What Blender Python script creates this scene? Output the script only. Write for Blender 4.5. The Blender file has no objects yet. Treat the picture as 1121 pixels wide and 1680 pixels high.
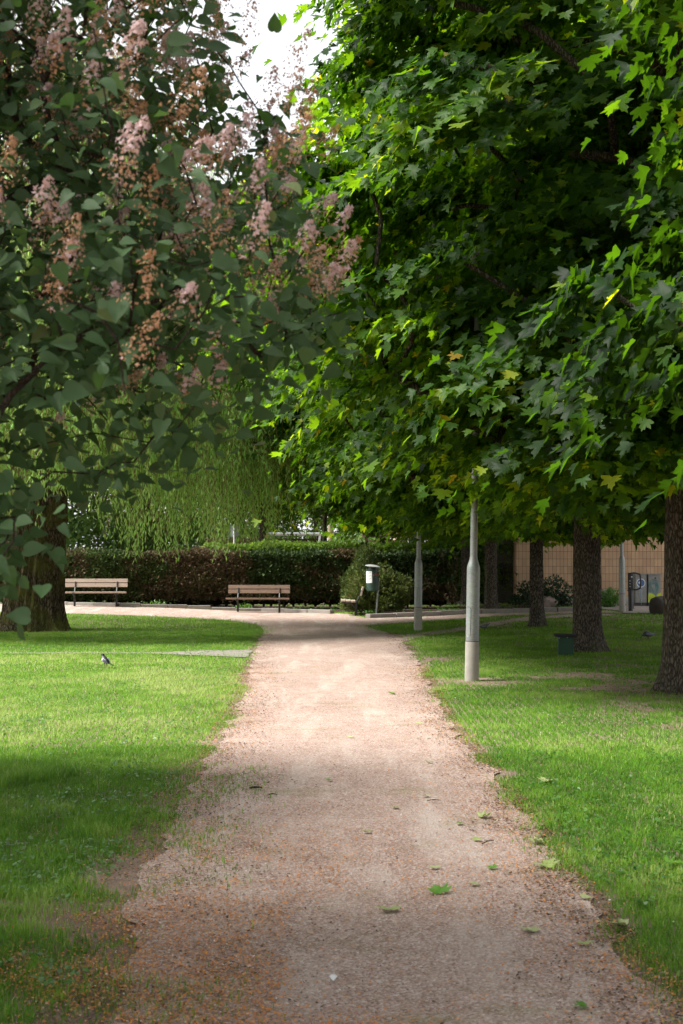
import bpy, bmesh, math, random
import numpy as np
from mathutils import Vector, Matrix
from mathutils.geometry import delaunay_2d_cdt

S = bpy.context.scene
COL = S.collection
R = math.radians
PI = math.pi

# ------------------------------------------------------------------ camera, world, sun, exposure
FP = 50.0 / 36.0 * 1680.0          # focal length in photo pixels
TH = math.atan(75.0 / FP)          # camera tilts up a little; horizon at y = 915
CAMZ = 1.6
cam_d = bpy.data.cameras.new('camera')
cam = bpy.data.objects.new('camera', cam_d)
COL.objects.link(cam)
cam.location = (0, 0, CAMZ)
cam.rotation_euler = (PI / 2 + TH, 0, 0)
cam_d.sensor_fit = 'VERTICAL'
cam_d.sensor_height = 36.0
cam_d.sensor_width = 24.0
cam_d.lens = 50.0
cam_d.clip_start = 0.1
cam_d.clip_end = 2000.0
cam_d.dof.use_dof = True
cam_d.dof.focus_distance = 20.0
cam_d.dof.aperture_fstop = 8.0
S.camera = cam

SUN_AZ = R(-99.0)      # measured from +Y towards +X : sun stands to the left and beyond the hedge
SUN_EL = R(52.0)
world = bpy.data.worlds.new('World')
S.world = world
world.use_nodes = True
wn = world.node_tree
for n in list(wn.nodes):
    wn.nodes.remove(n)
wo = wn.nodes.new('ShaderNodeOutputWorld')
wb = wn.nodes.new('ShaderNodeBackground')
sky = wn.nodes.new('ShaderNodeTexSky')
sky.sky_type = 'NISHITA'
sky.sun_disc = False
sky.sun_elevation = SUN_EL
sky.sun_rotation = SUN_AZ
sky.air_density = 1.2
sky.dust_density = 4.0
wmix = wn.nodes.new('ShaderNodeMix')
wmix.data_type = 'RGBA'
wmix.inputs[0].default_value = 0.75      # thin bright cloud over the blue
wmix.inputs[7].default_value = (7.0, 7.0, 7.0, 1)
wn.links.new(sky.outputs[0], wmix.inputs[6])
wn.links.new(wmix.outputs[2], wb.inputs[0])
wb.inputs[1].default_value = 0.12
wn.links.new(wb.outputs[0], wo.inputs[0])

sun_d = bpy.data.lights.new('sun', 'SUN')
sun_d.energy = 4.6
sun_d.angle = R(24.0)
sun_d.color = (1.0, 0.97, 0.91)
sun = bpy.data.objects.new('sun', sun_d)
COL.objects.link(sun)
sdir = Vector((math.sin(SUN_AZ) * math.cos(SUN_EL), math.cos(SUN_AZ) * math.cos(SUN_EL), math.sin(SUN_EL)))
sun.rotation_euler = sdir.to_track_quat('Z', 'Y').to_euler()
sun.location = (-20, 10, 30)

S.view_settings.view_transform = 'Standard'
S.view_settings.look = 'None'
S.view_settings.exposure = 0.93
S.view_settings.gamma = 1.0
S.cycles.use_denoising = True
S.cycles.max_bounces = 6
S.cycles.diffuse_bounces = 2
S.cycles.glossy_bounces = 2
S.cycles.transmission_bounces = 4
S.cycles.use_adaptive_sampling = True
S.cycles.adaptive_threshold = 0.02

# ------------------------------------------------------------------ noise, terrain and pixel helpers
def rng(seed):
    return np.random.default_rng(seed)

_LAT = rng(5).random((256, 256))

def vnoise(x, y):
    xi = np.floor(x).astype(int); yi = np.floor(y).astype(int)
    fx = x - xi; fy = y - yi
    fx = fx * fx * (3 - 2 * fx); fy = fy * fy * (3 - 2 * fy)
    a = _LAT[xi & 255, yi & 255]; b = _LAT[(xi + 1) & 255, yi & 255]
    c = _LAT[xi & 255, (yi + 1) & 255]; d = _LAT[(xi + 1) & 255, (yi + 1) & 255]
    return (a * (1 - fx) + b * fx) * (1 - fy) + (c * (1 - fx) + d * fx) * fy

def fbm(x, y, o=4):
    x = np.asarray(x, float); y = np.asarray(y, float)
    s = 0; a = 0.5; t = 0
    for i in range(o):
        s = s + a * vnoise(x * 2 ** i + 17.3 * i, y * 2 ** i + 9.1 * i); t += a; a *= 0.5
    return s / t

def sst(x):
    x = np.clip(x, 0, 1)
    return x * x * (3 - 2 * x)

def H(x, y):
    x = np.asarray(x, float); y = np.asarray(y, float)
    far = sst((y - 30) / 11)
    h = 0.19 * far * sst((-x - 1.5) / 5.5) + 0.10 * far * sst((x - 2.5) / 5)
    h = h + 0.02 * (fbm(x * 0.35 + 40, y * 0.35 + 40, 2) - 0.5) * 2 * sst((np.abs(x) - 1.2) / 1.5)
    return h

CT, ST = math.cos(TH), math.sin(TH)

def ray(px, py):
    u = (px - 560.5) / FP; v = (840 - py) / FP
    return Vector((u, CT - v * ST, ST + v * CT))

def at(px, py, Y):
    d = ray(px, py)
    t = Y / d.y
    return Vector((d.x * t, Y, CAMZ + d.z * t))

def G(px, py):
    d = ray(px, py); z = 0.0
    for i in range(30):
        t = (z - CAMZ) / d.z
        x, y = d.x * t, d.y * t
        z = 0.5 * z + 0.5 * float(H(x, y))
    return (x, y)

def gp(x, y, dz=0.0):
    return Vector((x, y, float(H(x, y)) + dz))

# ------------------------------------------------------------------ object helpers
def tag(o, label=None, cat=None, group=None, kind=None):
    if label: o['label'] = label
    if cat: o['category'] = cat
    if group: o['group'] = group
    if kind: o['kind'] = kind
    return o

def empty(name, loc, label, cat, group=None, rz=0.0):
    o = bpy.data.objects.new(name, None)
    COL.objects.link(o)
    o.location = loc; o.rotation_euler = (0, 0, rz)
    o.empty_display_size = 0.2
    return tag(o, label, cat, group)

def link(name, me, mats, parent=None, smooth=False):
    o = bpy.data.objects.new(name, me)
    COL.objects.link(o)
    if mats is not None:
        for m in (mats if isinstance(mats, (list, tuple)) else [mats]):
            if m.name not in [q.name for q in me.materials if q]:
                me.materials.append(m)
    if parent is not None:
        o.parent = parent
    if smooth and len(me.polygons):
        me.polygons.foreach_set('use_smooth', np.ones(len(me.polygons), bool))
    return o

def np_mesh(name, V, F, tone=None, k=3):
    """V (n,3), F (m,k) integer faces, tone (n,) point attribute"""
    me = bpy.data.meshes.new(name)
    V = np.ascontiguousarray(V, np.float32); F = np.ascontiguousarray(F, np.int32)
    me.vertices.add(len(V)); me.vertices.foreach_set('co', V.ravel())
    m = len(F); k = F.shape[1]
    me.loops.add(m * k); me.loops.foreach_set('vertex_index', F.ravel())
    me.polygons.add(m)
    me.polygons.foreach_set('loop_start', np.arange(0, m * k, k, dtype=np.int32))
    me.polygons.foreach_set('loop_total', np.full(m, k, np.int32))
    if tone is not None:
        at_ = me.attributes.new('tone', 'FLOAT', 'POINT')
        at_.data.foreach_set('value', np.ascontiguousarray(tone, np.float32))
    me.update(calc_edges=True)
    return me

def copy_tree(o, parent=None):
    c = o.copy()
    COL.objects.link(c)
    c.parent = parent
    for ch in [q for q in bpy.data.objects if q.parent == o]:
        copy_tree(ch, c)
    return c

class MB:
    """collects simple shapes, builds one mesh"""
    def __init__(s): s.v = []; s.f = []
    def add(s, vs, fs):
        n = len(s.v); s.v += [tuple(v) for v in vs]; s.f += [tuple(i + n for i in f) for f in fs]
    def box(s, c, d, rot=None, bev=0.0):
        bm = bmesh.new(); bmesh.ops.create_cube(bm, size=1.0)
        bmesh.ops.scale(bm, vec=d, verts=bm.verts)
        if bev > 0:
            bmesh.ops.bevel(bm, geom=bm.edges[:], offset=bev, segments=2, affect='EDGES', profile=0.7)
        M = (rot.to_4x4() if rot is not None else Matrix())
        for v in bm.verts: v.co = (M @ v.co) + Vector(c)
        bm.verts.ensure_lookup_table()
        s.add([v.co for v in bm.verts], [[v.index for v in f.verts] for f in bm.faces]); bm.free()
        return s
    def tube(s, pts, rad, n=10, cap=True):
        pts = [Vector(p) for p in pts]
        if not hasattr(rad, '__len__'): rad = [rad] * len(pts)
        vs = []; fs = []
        up = Vector((0, 0, 1)); t0 = (pts[1] - pts[0]).normalized()
        a = t0.cross(up)
        if a.length < 1e-3: a = Vector((1, 0, 0))
        a.normalize()
        for i, p in enumerate(pts):
            t = (pts[min(i + 1, len(pts) - 1)] - pts[max(i - 1, 0)]).normalized()
            a = (a - t * a.dot(t)).normalized(); b = t.cross(a)
            for j in range(n):
                th = 2 * PI * j / n
                vs.append(p + (a * math.cos(th) + b * math.sin(th)) * rad[i])
        for i in range(len(pts) - 1):
            for j in range(n):
                fs.append((i * n + j, i * n + (j + 1) % n, (i + 1) * n + (j + 1) % n, (i + 1) * n + j))
        if cap:
            fs.append(tuple(reversed(range(n)))); fs.append(tuple((len(pts) - 1) * n + j for j in range(n)))
        s.add(vs, fs); return s
    def lathe(s, prof, n=32, c=(0, 0, 0)):
        return s.tube([(c[0], c[1], c[2] + z) for r, z in prof], [r for r, z in prof], n)
    def loft(s, rings, n=14, cap=True):
        """rings: (centre, rx, rz, tilt) in XZ path, width along Y"""
        vs = []; fs = []
        for (cx, cy, cz, ry, rz, tilt) in rings:
            for j in range(n):
                th = 2 * PI * j / n
                dy = math.cos(th) * ry; dn = math.sin(th) * rz
                vs.append((cx - math.sin(tilt) * dn, cy + dy, cz + math.cos(tilt) * dn))
        for i in range(len(rings) - 1):
            for j in range(n):
                fs.append((i * n + j, i * n + (j + 1) % n, (i + 1) * n + (j + 1) % n, (i + 1) * n + j))
        if cap:
            fs.append(tuple(reversed(range(n)))); fs.append(tuple((len(rings) - 1) * n + j for j in range(n)))
        s.add(vs, fs); return s
    def build(s, name, mat, parent=None, smooth=False, shift=None):
        me = bpy.data.meshes.new(name); me.from_pydata(s.v, [], s.f); me.update()
        o = link(name, me, mat, parent)
        if smooth:
            try: me.set_sharp_from_angle(angle=R(40))
            except Exception: pass
            me.polygons.foreach_set('use_smooth', np.ones(len(me.polygons), bool))
            try: me.set_sharp_from_angle(angle=R(40))
            except Exception: pass
        return o

# ------------------------------------------------------------------ materials
def mat(name):
    m = bpy.data.materials.new(name); m.use_nodes = True
    nt = m.node_tree
    for n in list(nt.nodes): nt.nodes.remove(n)
    out = nt.nodes.new('ShaderNodeOutputMaterial')
    return m, nt, out

def N(nt, t, **kw):
    n = nt.nodes.new(t)
    for k, v in kw.items():
        if k.startswith('i_'):
            n.inputs[k[2:].replace('_', ' ')].default_value = v
        else:
            setattr(n, k, v)
    return n

def ramp(nt, stops, fac=None):
    r = nt.nodes.new('ShaderNodeValToRGB')
    el = r.color_ramp.elements
    el[0].position = stops[0][0]; el[0].color = (*stops[0][1], 1)
    el[1].position = stops[-1][0]; el[1].color = (*stops[-1][1], 1)
    for p, c in stops[1:-1]:
        e = el.new(p); e.color = (*c, 1)
    if fac is not None: nt.links.new(fac, r.inputs[0])
    return r

def coords(nt, scale=(1, 1, 1), kind='Object'):
    tc = nt.nodes.new('ShaderNodeTexCoord'); mp = nt.nodes.new('ShaderNodeMapping')
    mp.inputs['Scale'].default_value = scale
    nt.links.new(tc.outputs[kind], mp.inputs[0])
    return mp.outputs[0]

def noise(nt, vec, scale, detail=4, rough=0.6, dist=0.0):
    n = nt.nodes.new('ShaderNodeTexNoise')
    n.inputs['Scale'].default_value = scale; n.inputs['Detail'].default_value = detail
    n.inputs['Roughness'].default_value = rough; n.inputs['Distortion'].default_value = dist
    nt.links.new(vec, n.inputs['Vector'])
    return n.outputs['Fac']

def mixc(nt, f, a, b, mode='MIX'):
    n = nt.nodes.new('ShaderNodeMix'); n.data_type = 'RGBA'; n.blend_type = mode
    for s, i in ((f, 0), (a, 6), (b, 7)):
        if hasattr(s, 'is_linked') or hasattr(s, 'links'):
            nt.links.new(s, n.inputs[i])
        elif i == 0: n.inputs[0].default_value = s
        else: n.inputs[i].default_value = (*s, 1)
    return n.outputs[2]

def mth(nt, op, a, b=None, clamp=False):
    n = nt.nodes.new('ShaderNodeMath'); n.operation = op; n.use_clamp = clamp
    for i, s in enumerate((a, b)):
        if s is None: continue
        if isinstance(s, (int, float)): n.inputs[i].default_value = s
        else: nt.links.new(s, n.inputs[i])
    return n.outputs[0]

def bump(nt, h, strength=0.5, dist=0.01):
    b = nt.nodes.new('ShaderNodeBump'); b.inputs['Strength'].default_value = strength
    b.inputs['Distance'].default_value = dist
    nt.links.new(h, b.inputs['Height']); return b.outputs[0]

def pbr(nt, out, col, rough=0.7, metal=0.0, nrm=None, spec=0.5):
    p = nt.nodes.new('ShaderNodeBsdfPrincipled')
    if isinstance(col, (tuple, list)): p.inputs['Base Color'].default_value = (*col, 1)
    else: nt.links.new(col, p.inputs['Base Color'])
    if isinstance(rough, (int, float)): p.inputs['Roughness'].default_value = rough
    else: nt.links.new(rough, p.inputs['Roughness'])
    p.inputs['Metallic'].default_value = metal
    p.inputs['Specular IOR Level'].default_value = spec
    if nrm is not None: nt.links.new(nrm, p.inputs['Normal'])
    if out is not None: nt.links.new(p.outputs[0], out.inputs[0])
    return p

def leaf_mat(name, stops, trans=(0.35, 0.5, 0.05), tfac=0.35, rough=0.45, spec=0.4, back=None, upn=0.0, tmix=0.75, tmul=None):
    m, nt, out = mat(name)
    a = nt.nodes.new('ShaderNodeAttribute'); a.attribute_name = 'tone'
    c = ramp(nt, stops, a.outputs['Fac'])
    vec = coords(nt)
    n = noise(nt, vec, 1.3, 3)
    col = mixc(nt, mth(nt, 'MULTIPLY', n, 0.35), c.outputs[0], (stops[0][1][0] * 0.7, stops[0][1][1] * 0.75, stops[0][1][2] * 0.7))
    if back is not None:
        geo = nt.nodes.new('ShaderNodeNewGeometry')
        col = mixc(nt, geo.outputs['Backfacing'], col, back)
    p = pbr(nt, None, col, rough, spec=spec)
    t = nt.nodes.new('ShaderNodeBsdfTranslucent')
    if upn > 0:
        g2 = nt.nodes.new('ShaderNodeNewGeometry'); vm = nt.nodes.new('ShaderNodeMix'); vm.data_type = 'VECTOR'
        vm.inputs[0].default_value = upn; vm.inputs[5].default_value = (0, 0, 1)
        nt.links.new(g2.outputs['Normal'], vm.inputs[4])
        nm = nt.nodes.new('ShaderNodeVectorMath'); nm.operation = 'NORMALIZE'; nt.links.new(vm.outputs[1], nm.inputs[0])
        nt.links.new(nm.outputs[0], p.inputs['Normal'])
    tcol = mixc(nt, tmix, c.outputs[0], trans) if tmul is None else mixc(nt, 1.0, c.outputs[0], tmul, 'MULTIPLY')
    nt.links.new(tcol, t.inputs[0])
    mx = nt.nodes.new('ShaderNodeMixShader'); mx.inputs[0].default_value = tfac
    nt.links.new(p.outputs[0], mx.inputs[1]); nt.links.new(t.outputs[0], mx.inputs[2])
    nt.links.new(mx.outputs[0], out.inputs[0])
    return m

M = {}
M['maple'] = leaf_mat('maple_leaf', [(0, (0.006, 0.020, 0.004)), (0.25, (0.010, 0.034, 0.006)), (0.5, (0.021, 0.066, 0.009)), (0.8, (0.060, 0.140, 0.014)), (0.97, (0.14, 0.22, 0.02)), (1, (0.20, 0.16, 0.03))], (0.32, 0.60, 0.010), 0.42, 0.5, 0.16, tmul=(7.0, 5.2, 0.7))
M['lilac'] = leaf_mat('lilac_leaf', [(0, (0.034, 0.070, 0.028)), (0.5, (0.072, 0.130, 0.055)), (0.9, (0.14, 0.22, 0.105)), (1, (0.18, 0.22, 0.08))], (0.14, 0.32, 0.03), 0.25, 0.55, 0.22)
M['willow'] = leaf_mat('willow_leaf', [(0, (0.09, 0.24, 0.05)), (0.5, (0.29, 0.55, 0.14)), (0.9, (0.52, 0.70, 0.26)), (1, (0.56, 0.44, 0.15))], (0.62, 0.94, 0.22), 0.48, 0.5, 0.2)
M['distant'] = leaf_mat('distant_leaf', [(0, (0.05, 0.10, 0.035)), (0.5, (0.10, 0.19, 0.06)), (1, (0.18, 0.28, 0.09))], (0.30, 0.48, 0.07), 0.38, 0.8, 0.05)
M['yew'] = leaf_mat('hedge_leaf', [(0, (0.025, 0.048, 0.014)), (0.35, (0.050, 0.088, 0.022)), (0.55, (0.10, 0.15, 0.035)), (0.62, (0.09, 0.065, 0.035)), (0.85, (0.17, 0.11, 0.065)), (1, (0.26, 0.17, 0.10))], (0.06, 0.09, 0.02), 0.12, 0.6, 0.25)
M['privet'] = leaf_mat('privet_leaf', [(0, (0.05, 0.11, 0.02)), (0.5, (0.10, 0.20, 0.03)), (1, (0.20, 0.33, 0.06))], (0.3, 0.45, 0.04), 0.35, 0.45, 0.4)
M['juniper'] = leaf_mat('juniper_leaf', [(0, (0.04, 0.07, 0.02)), (0.45, (0.085, 0.12, 0.03)), (0.75, (0.13, 0.16, 0.04)), (0.9, (0.17, 0.10, 0.05)), (1, (0.22, 0.13, 0.07))], (0.2, 0.25, 0.04), 0.2, 0.6, 0.2)
M['inner'] = None
M['shrub'] = leaf_mat('shrub_leaf', [(0, (0.015, 0.035, 0.015)), (1, (0.035, 0.07, 0.03))], (0.06, 0.14, 0.03), 0.2, 0.4, 0.4)
M['grass'] = leaf_mat('grass_blade', [(0, (0.045, 0.14, 0.012)), (0.4, (0.11, 0.28, 0.022)), (0.75, (0.25, 0.44, 0.05)), (0.9, (0.44, 0.52, 0.17)), (1, (0.56, 0.49, 0.28))], (0.36, 0.68, 0.04), 0.32, 0.55, 0.2, upn=0.65)
M['weed'] = leaf_mat('weed_leaf', [(0, (0.04, 0.12, 0.02)), (1, (0.12, 0.26, 0.05))], (0.2, 0.42, 0.04), 0.3, 0.4, 0.4)

def bark(name, dark, light, moss=None, sc=1.0, ms=0.5):
    m, nt, out = mat(name)
    v = coords(nt, (9 * sc, 9 * sc, 2.6 * sc))
    n1 = noise(nt, v, 2.0, 8, 0.7, 0.6)
    vo = nt.nodes.new('ShaderNodeTexVoronoi'); vo.feature = 'DISTANCE_TO_EDGE'; vo.inputs['Scale'].default_value = 1.9
    vv = mixc(nt, 0.12, v, v); 
    ns = nt.nodes.new('ShaderNodeTexNoise'); ns.inputs['Scale'].default_value = 1.5; ns.inputs['Detail'].default_value = 5
    nt.links.new(v, ns.inputs['Vector'])
    add = nt.nodes.new('ShaderNodeVectorMath'); add.operation = 'MULTIPLY_ADD'; add.inputs[1].default_value = (1.1, 1.1, 1.1)
    nt.links.new(ns.outputs['Color'], add.inputs[0]); nt.links.new(v, add.inputs[2])
    nt.links.new(add.outputs[0], vo.inputs['Vector'])
    e = ramp(nt, [(0.0, (0, 0, 0)), (0.28, (1, 1, 1))], vo.outputs['Distance'])
    h = mth(nt, 'MULTIPLY', e.outputs[0], n1)
    c = ramp(nt, [(0.05, dark), (0.35, tuple((a + b) / 2 for a, b in zip(dark, light))), (0.7, light)], h)
    col = c.outputs[0]
    if moss:
        n2 = noise(nt, coords(nt), 2.2, 6, 0.65)
        f = ramp(nt, [(ms - 0.08, (0, 0, 0)), (ms + 0.12, (1, 1, 1))], n2)
        col = mixc(nt, mth(nt, 'MULTIPLY', f.outputs[0], 0.85), col, moss)
    pbr(nt, out, col, 0.9, nrm=bump(nt, h, 1.0, 0.035), spec=0.15)
    return m
M['bark_maple'] = bark('maple_bark', (0.035, 0.028, 0.021), (0.22, 0.19, 0.15), (0.085, 0.10, 0.05), 1.8, 0.62)
M['bark_willow'] = bark('willow_bark', (0.030, 0.022, 0.014), (0.22, 0.175, 0.13), (0.12, 0.125, 0.03), 1.3, 0.52)
M['bark_twig'] = bark('twig_bark', (0.05, 0.038, 0.028), (0.15, 0.12, 0.09), None, 6.0)

def simple(name, col, rough=0.6, metal=0.0, var=0.15, sc=6, b=0.15, spec=0.5, dist=0.004):
    m, nt, out = mat(name)
    v = coords(nt)
    n = noise(nt, v, sc, 6, 0.65)
    c = mixc(nt, n, tuple(x * (1 - var * 1.6) for x in col), tuple(min(1, x * (1 + var)) for x in col))
    pbr(nt, out, c, rough, metal, bump(nt, n, b, dist), spec)
    return m
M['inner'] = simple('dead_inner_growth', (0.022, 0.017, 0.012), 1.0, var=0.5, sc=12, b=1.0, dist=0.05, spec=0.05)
M['steel_black'] = simple('black_metal', (0.018, 0.020, 0.020), 0.45)
M['concrete'] = simple('pale_concrete', (0.36, 0.34, 0.30), 0.85, var=0.25, sc=9, b=0.3)
M['stone'] = simple('kerb_stone', (0.26, 0.235, 0.21), 0.9, var=0.3, sc=5, b=0.6, dist=0.02)
M['slab'] = simple('path_slab', (0.24, 0.215, 0.185), 0.9, var=0.22, sc=3, b=0.4)
M['binlid'] = simple('bin_lid_metal', (0.45, 0.47, 0.46), 0.5, 0.3)
M['bingreen'] = simple('bin_green', (0.022, 0.060, 0.045), 0.5, var=0.25, sc=8)
M['boxgreen'] = simple('box_green', (0.010, 0.055, 0.026), 0.6, var=0.2, sc=12)
M['boxroof'] = simple('roof_felt', (0.018, 0.018, 0.02), 0.9, var=0.3, sc=60, b=0.5)
M['paper'] = simple('notice_paper', (0.80, 0.82, 0.84), 0.7, var=0.03)
M['ink'] = simple('grey_ink', (0.30, 0.31, 0.34), 0.8)
M['redink'] = simple('red_scrawl', (0.42, 0.11, 0.09), 0.7)
M['white'] = simple('white_paint', (0.78, 0.79, 0.78), 0.5, var=0.08)
M['cream'] = simple('cream_post', (0.56, 0.48, 0.33), 0.75, var=0.15)
M['orange'] = simple('orange_post', (0.50, 0.24, 0.12), 0.7)
M['boardgrey'] = simple('board_grey', (0.30, 0.33, 0.35), 0.6, var=0.1)
M['housepink'] = simple('house_render', (0.62, 0.46, 0.37), 0.85, var=0.08, sc=1)
M['housewhite'] = simple('house_white', (0.78, 0.77, 0.74), 0.8, var=0.06)
M['glass_dark'] = simple('dark_window', (0.03, 0.035, 0.04), 0.1)
M['rooftile'] = simple('roof_red', (0.22, 0.09, 0.06), 0.85)
M['boulder'] = simple('boulder_rock', (0.27, 0.20, 0.17), 0.9, var=0.3, sc=4, b=0.6, dist=0.02)
M['boulderdark'] = simple('boulder_dark', (0.055, 0.045, 0.038), 0.9, var=0.3, sc=4, b=0.6, dist=0.02)
M['bluesticker'] = simple('blue_sticker', (0.05, 0.12, 0.30), 0.4, var=0.1)
M['tagyellow'] = simple('yellow_spray', (0.50, 0.60, 0.02), 0.6, var=0.25, sc=14)
M['tagteal'] = simple('teal_spray', (0.10, 0.26, 0.24), 0.6, var=0.2, sc=10)
M['tagblue'] = simple('blue_spray', (0.35, 0.50, 0.55), 0.6, var=0.2, sc=10)
M['bird_black'] = simple('black_feather', (0.012, 0.012, 0.015), 0.45, var=0.3, sc=60)
M['bird_white'] = simple('white_feather', (0.75, 0.75, 0.76), 0.8, var=0.05)
M['bird_grey'] = simple('blue_grey_feather', (0.10, 0.12, 0.15), 0.6, var=0.3, sc=50)
M['bird_slate'] = simple('slate_feather', (0.055, 0.06, 0.068), 0.7, var=0.35, sc=40)
M['leg_dark'] = simple('bird_leg', (0.03, 0.02, 0.02), 0.6)
M['leg_pink'] = simple('pigeon_leg', (0.20, 0.06, 0.05), 0.6)
M['wire'] = simple('dark_rubber', (0.012, 0.012, 0.012), 0.6)

# weathered wood
def wood(name, a, b, rough=0.8):
    m, nt, out = mat(name)
    v = coords(nt, (1.2, 22, 22))
    n = noise(nt, v, 2.5, 7, 0.7, 0.4)
    kn = noise(nt, coords(nt, (3, 8, 8)), 2.0, 3)
    c = ramp(nt, [(0.25, a), (0.7, b)], n)
    col = mixc(nt, ramp(nt, [(0.30, (1, 1, 1)), (0.38, (0, 0, 0))], kn).outputs[0], c.outputs[0], tuple(x * 0.45 for x in a))
    pbr(nt, out, col, rough, nrm=bump(nt, n, 0.5, 0.004), spec=0.2)
    return m
M['wood_pale'] = wood('pale_wood', (0.25, 0.18, 0.14), (0.46, 0.37, 0.31))
M['wood_brown'] = wood('brown_wood', (0.12, 0.075, 0.052), (0.27, 0.19, 0.145))
M['wood_old'] = wood('old_wood', (0.20, 0.16, 0.12), (0.46, 0.38, 0.30))
M['fence_dark'] = wood('fence_brown', (0.07, 0.042, 0.028), (0.15, 0.10, 0.07))
M['fence_grey'] = wood('fence_grey', (0.17, 0.14, 0.11), (0.36, 0.31, 0.26))

def galv():
    m, nt, out = mat('galvanised_steel')
    v = coords(nt, (1, 1, 1))
    vo = nt.nodes.new('ShaderNodeTexVoronoi'); vo.inputs['Scale'].default_value = 60
    nt.links.new(v, vo.inputs['Vector'])
    st = noise(nt, coords(nt, (6, 6, 40)), 3, 5, 0.7)
    big = noise(nt, v, 3, 5, 0.6)
    f = mth(nt, 'ADD', mth(nt, 'MULTIPLY', st, 0.6), mth(nt, 'MULTIPLY', big, 0.4))
    c = ramp(nt, [(0.3, (0.20, 0.23, 0.23)), (0.7, (0.42, 0.45, 0.44))], f)
    col = mixc(nt, 0.12, c.outputs[0], vo.outputs['Color'], 'OVERLAY')
    r = ramp(nt, [(0.3, (0.42,) * 3), (0.7, (0.6,) * 3)], big)
    pbr(nt, out, col, r.outputs[0], 0.45, bump(nt, st, 0.12, 0.002))
    return m
M['galv'] = galv()
M['galv_dark'] = simple('galv_seam', (0.10, 0.115, 0.12), 0.6, 0.2)

def cabinet_m():
    m, nt, out = mat('cabinet_grey')
    n = noise(nt, coords(nt, (3, 3, 14)), 2.5, 7, 0.7)
    n2 = noise(nt, coords(nt), 9, 6, 0.7)
    c = ramp(nt, [(0.3, (0.17, 0.165, 0.16)), (0.7, (0.30, 0.295, 0.28))], mth(nt, 'ADD', mth(nt, 'MULTIPLY', n, 0.6), mth(nt, 'MULTIPLY', n2, 0.4)))
    pbr(nt, out, c.outputs[0], 0.6, 0.1, bump(nt, n2, 0.1, 0.002))
    return m
M['cabinet'] = cabinet_m()

def tiles(name, c1, c2, mortar, w=0.124, h=0.245, stain=0.5):
    m, nt, out = mat(name)
    tc = nt.nodes.new('ShaderNodeTexCoord')
    sp = nt.nodes.new('ShaderNodeSeparateXYZ'); nt.links.new(tc.outputs['Object'], sp.inputs[0])
    cb = nt.nodes.new('ShaderNodeCombineXYZ')
    u = mth(nt, 'ADD', sp.outputs[0], sp.outputs[1])
    nt.links.new(u, cb.inputs[0]); nt.links.new(sp.outputs[2], cb.inputs[1])
    b = nt.nodes.new('ShaderNodeTexBrick')
    b.offset = 0.0; b.squash = 1.0
    b.inputs['Scale'].default_value = 1.0
    b.inputs['Brick Width'].default_value = w; b.inputs['Row Height'].default_value = h
    b.inputs['Mortar Size'].default_value = 0.006; b.inputs['Mortar Smooth'].default_value = 0.2
    b.inputs['Bias'].default_value = 0.0
    b.inputs['Color1'].default_value = (*c1, 1); b.inputs['Color2'].default_value = (*c2, 1); b.inputs['Mortar'].default_value = (*mortar, 1)
    nt.links.new(cb.outputs[0], b.inputs['Vector'])
    n = noise(nt, coords(nt, (1, 1, 0.5)), 1.6, 7, 0.7)
    col = mixc(nt, ramp(nt, [(0.45, (0, 0, 0)), (0.75, (stain,) * 3)], n).outputs[0], b.outputs['Color'], tuple(x * 0.4 for x in c1))
    n3 = noise(nt, coords(nt), 30, 4, 0.6)
    col = mixc(nt, mth(nt, 'MULTIPLY', n3, 0.25), col, tuple(x * 0.6 for x in c2))
    inv = mth(nt, 'SUBTRACT', 1.0, b.outputs['Fac'])
    pbr(nt, out, col, 0.6, nrm=bump(nt, inv, 0.8, 0.006), spec=0.4)
    return m
M['tiles'] = tiles('tan_tiles', (0.56, 0.37, 0.22), (0.47, 0.30, 0.175), (0.08, 0.055, 0.04))
M['tiles_grey'] = tiles('grey_tiles', (0.13, 0.125, 0.10), (0.11, 0.105, 0.085), (0.07, 0.065, 0.05), 0.30, 0.245, 0.8)

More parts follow.
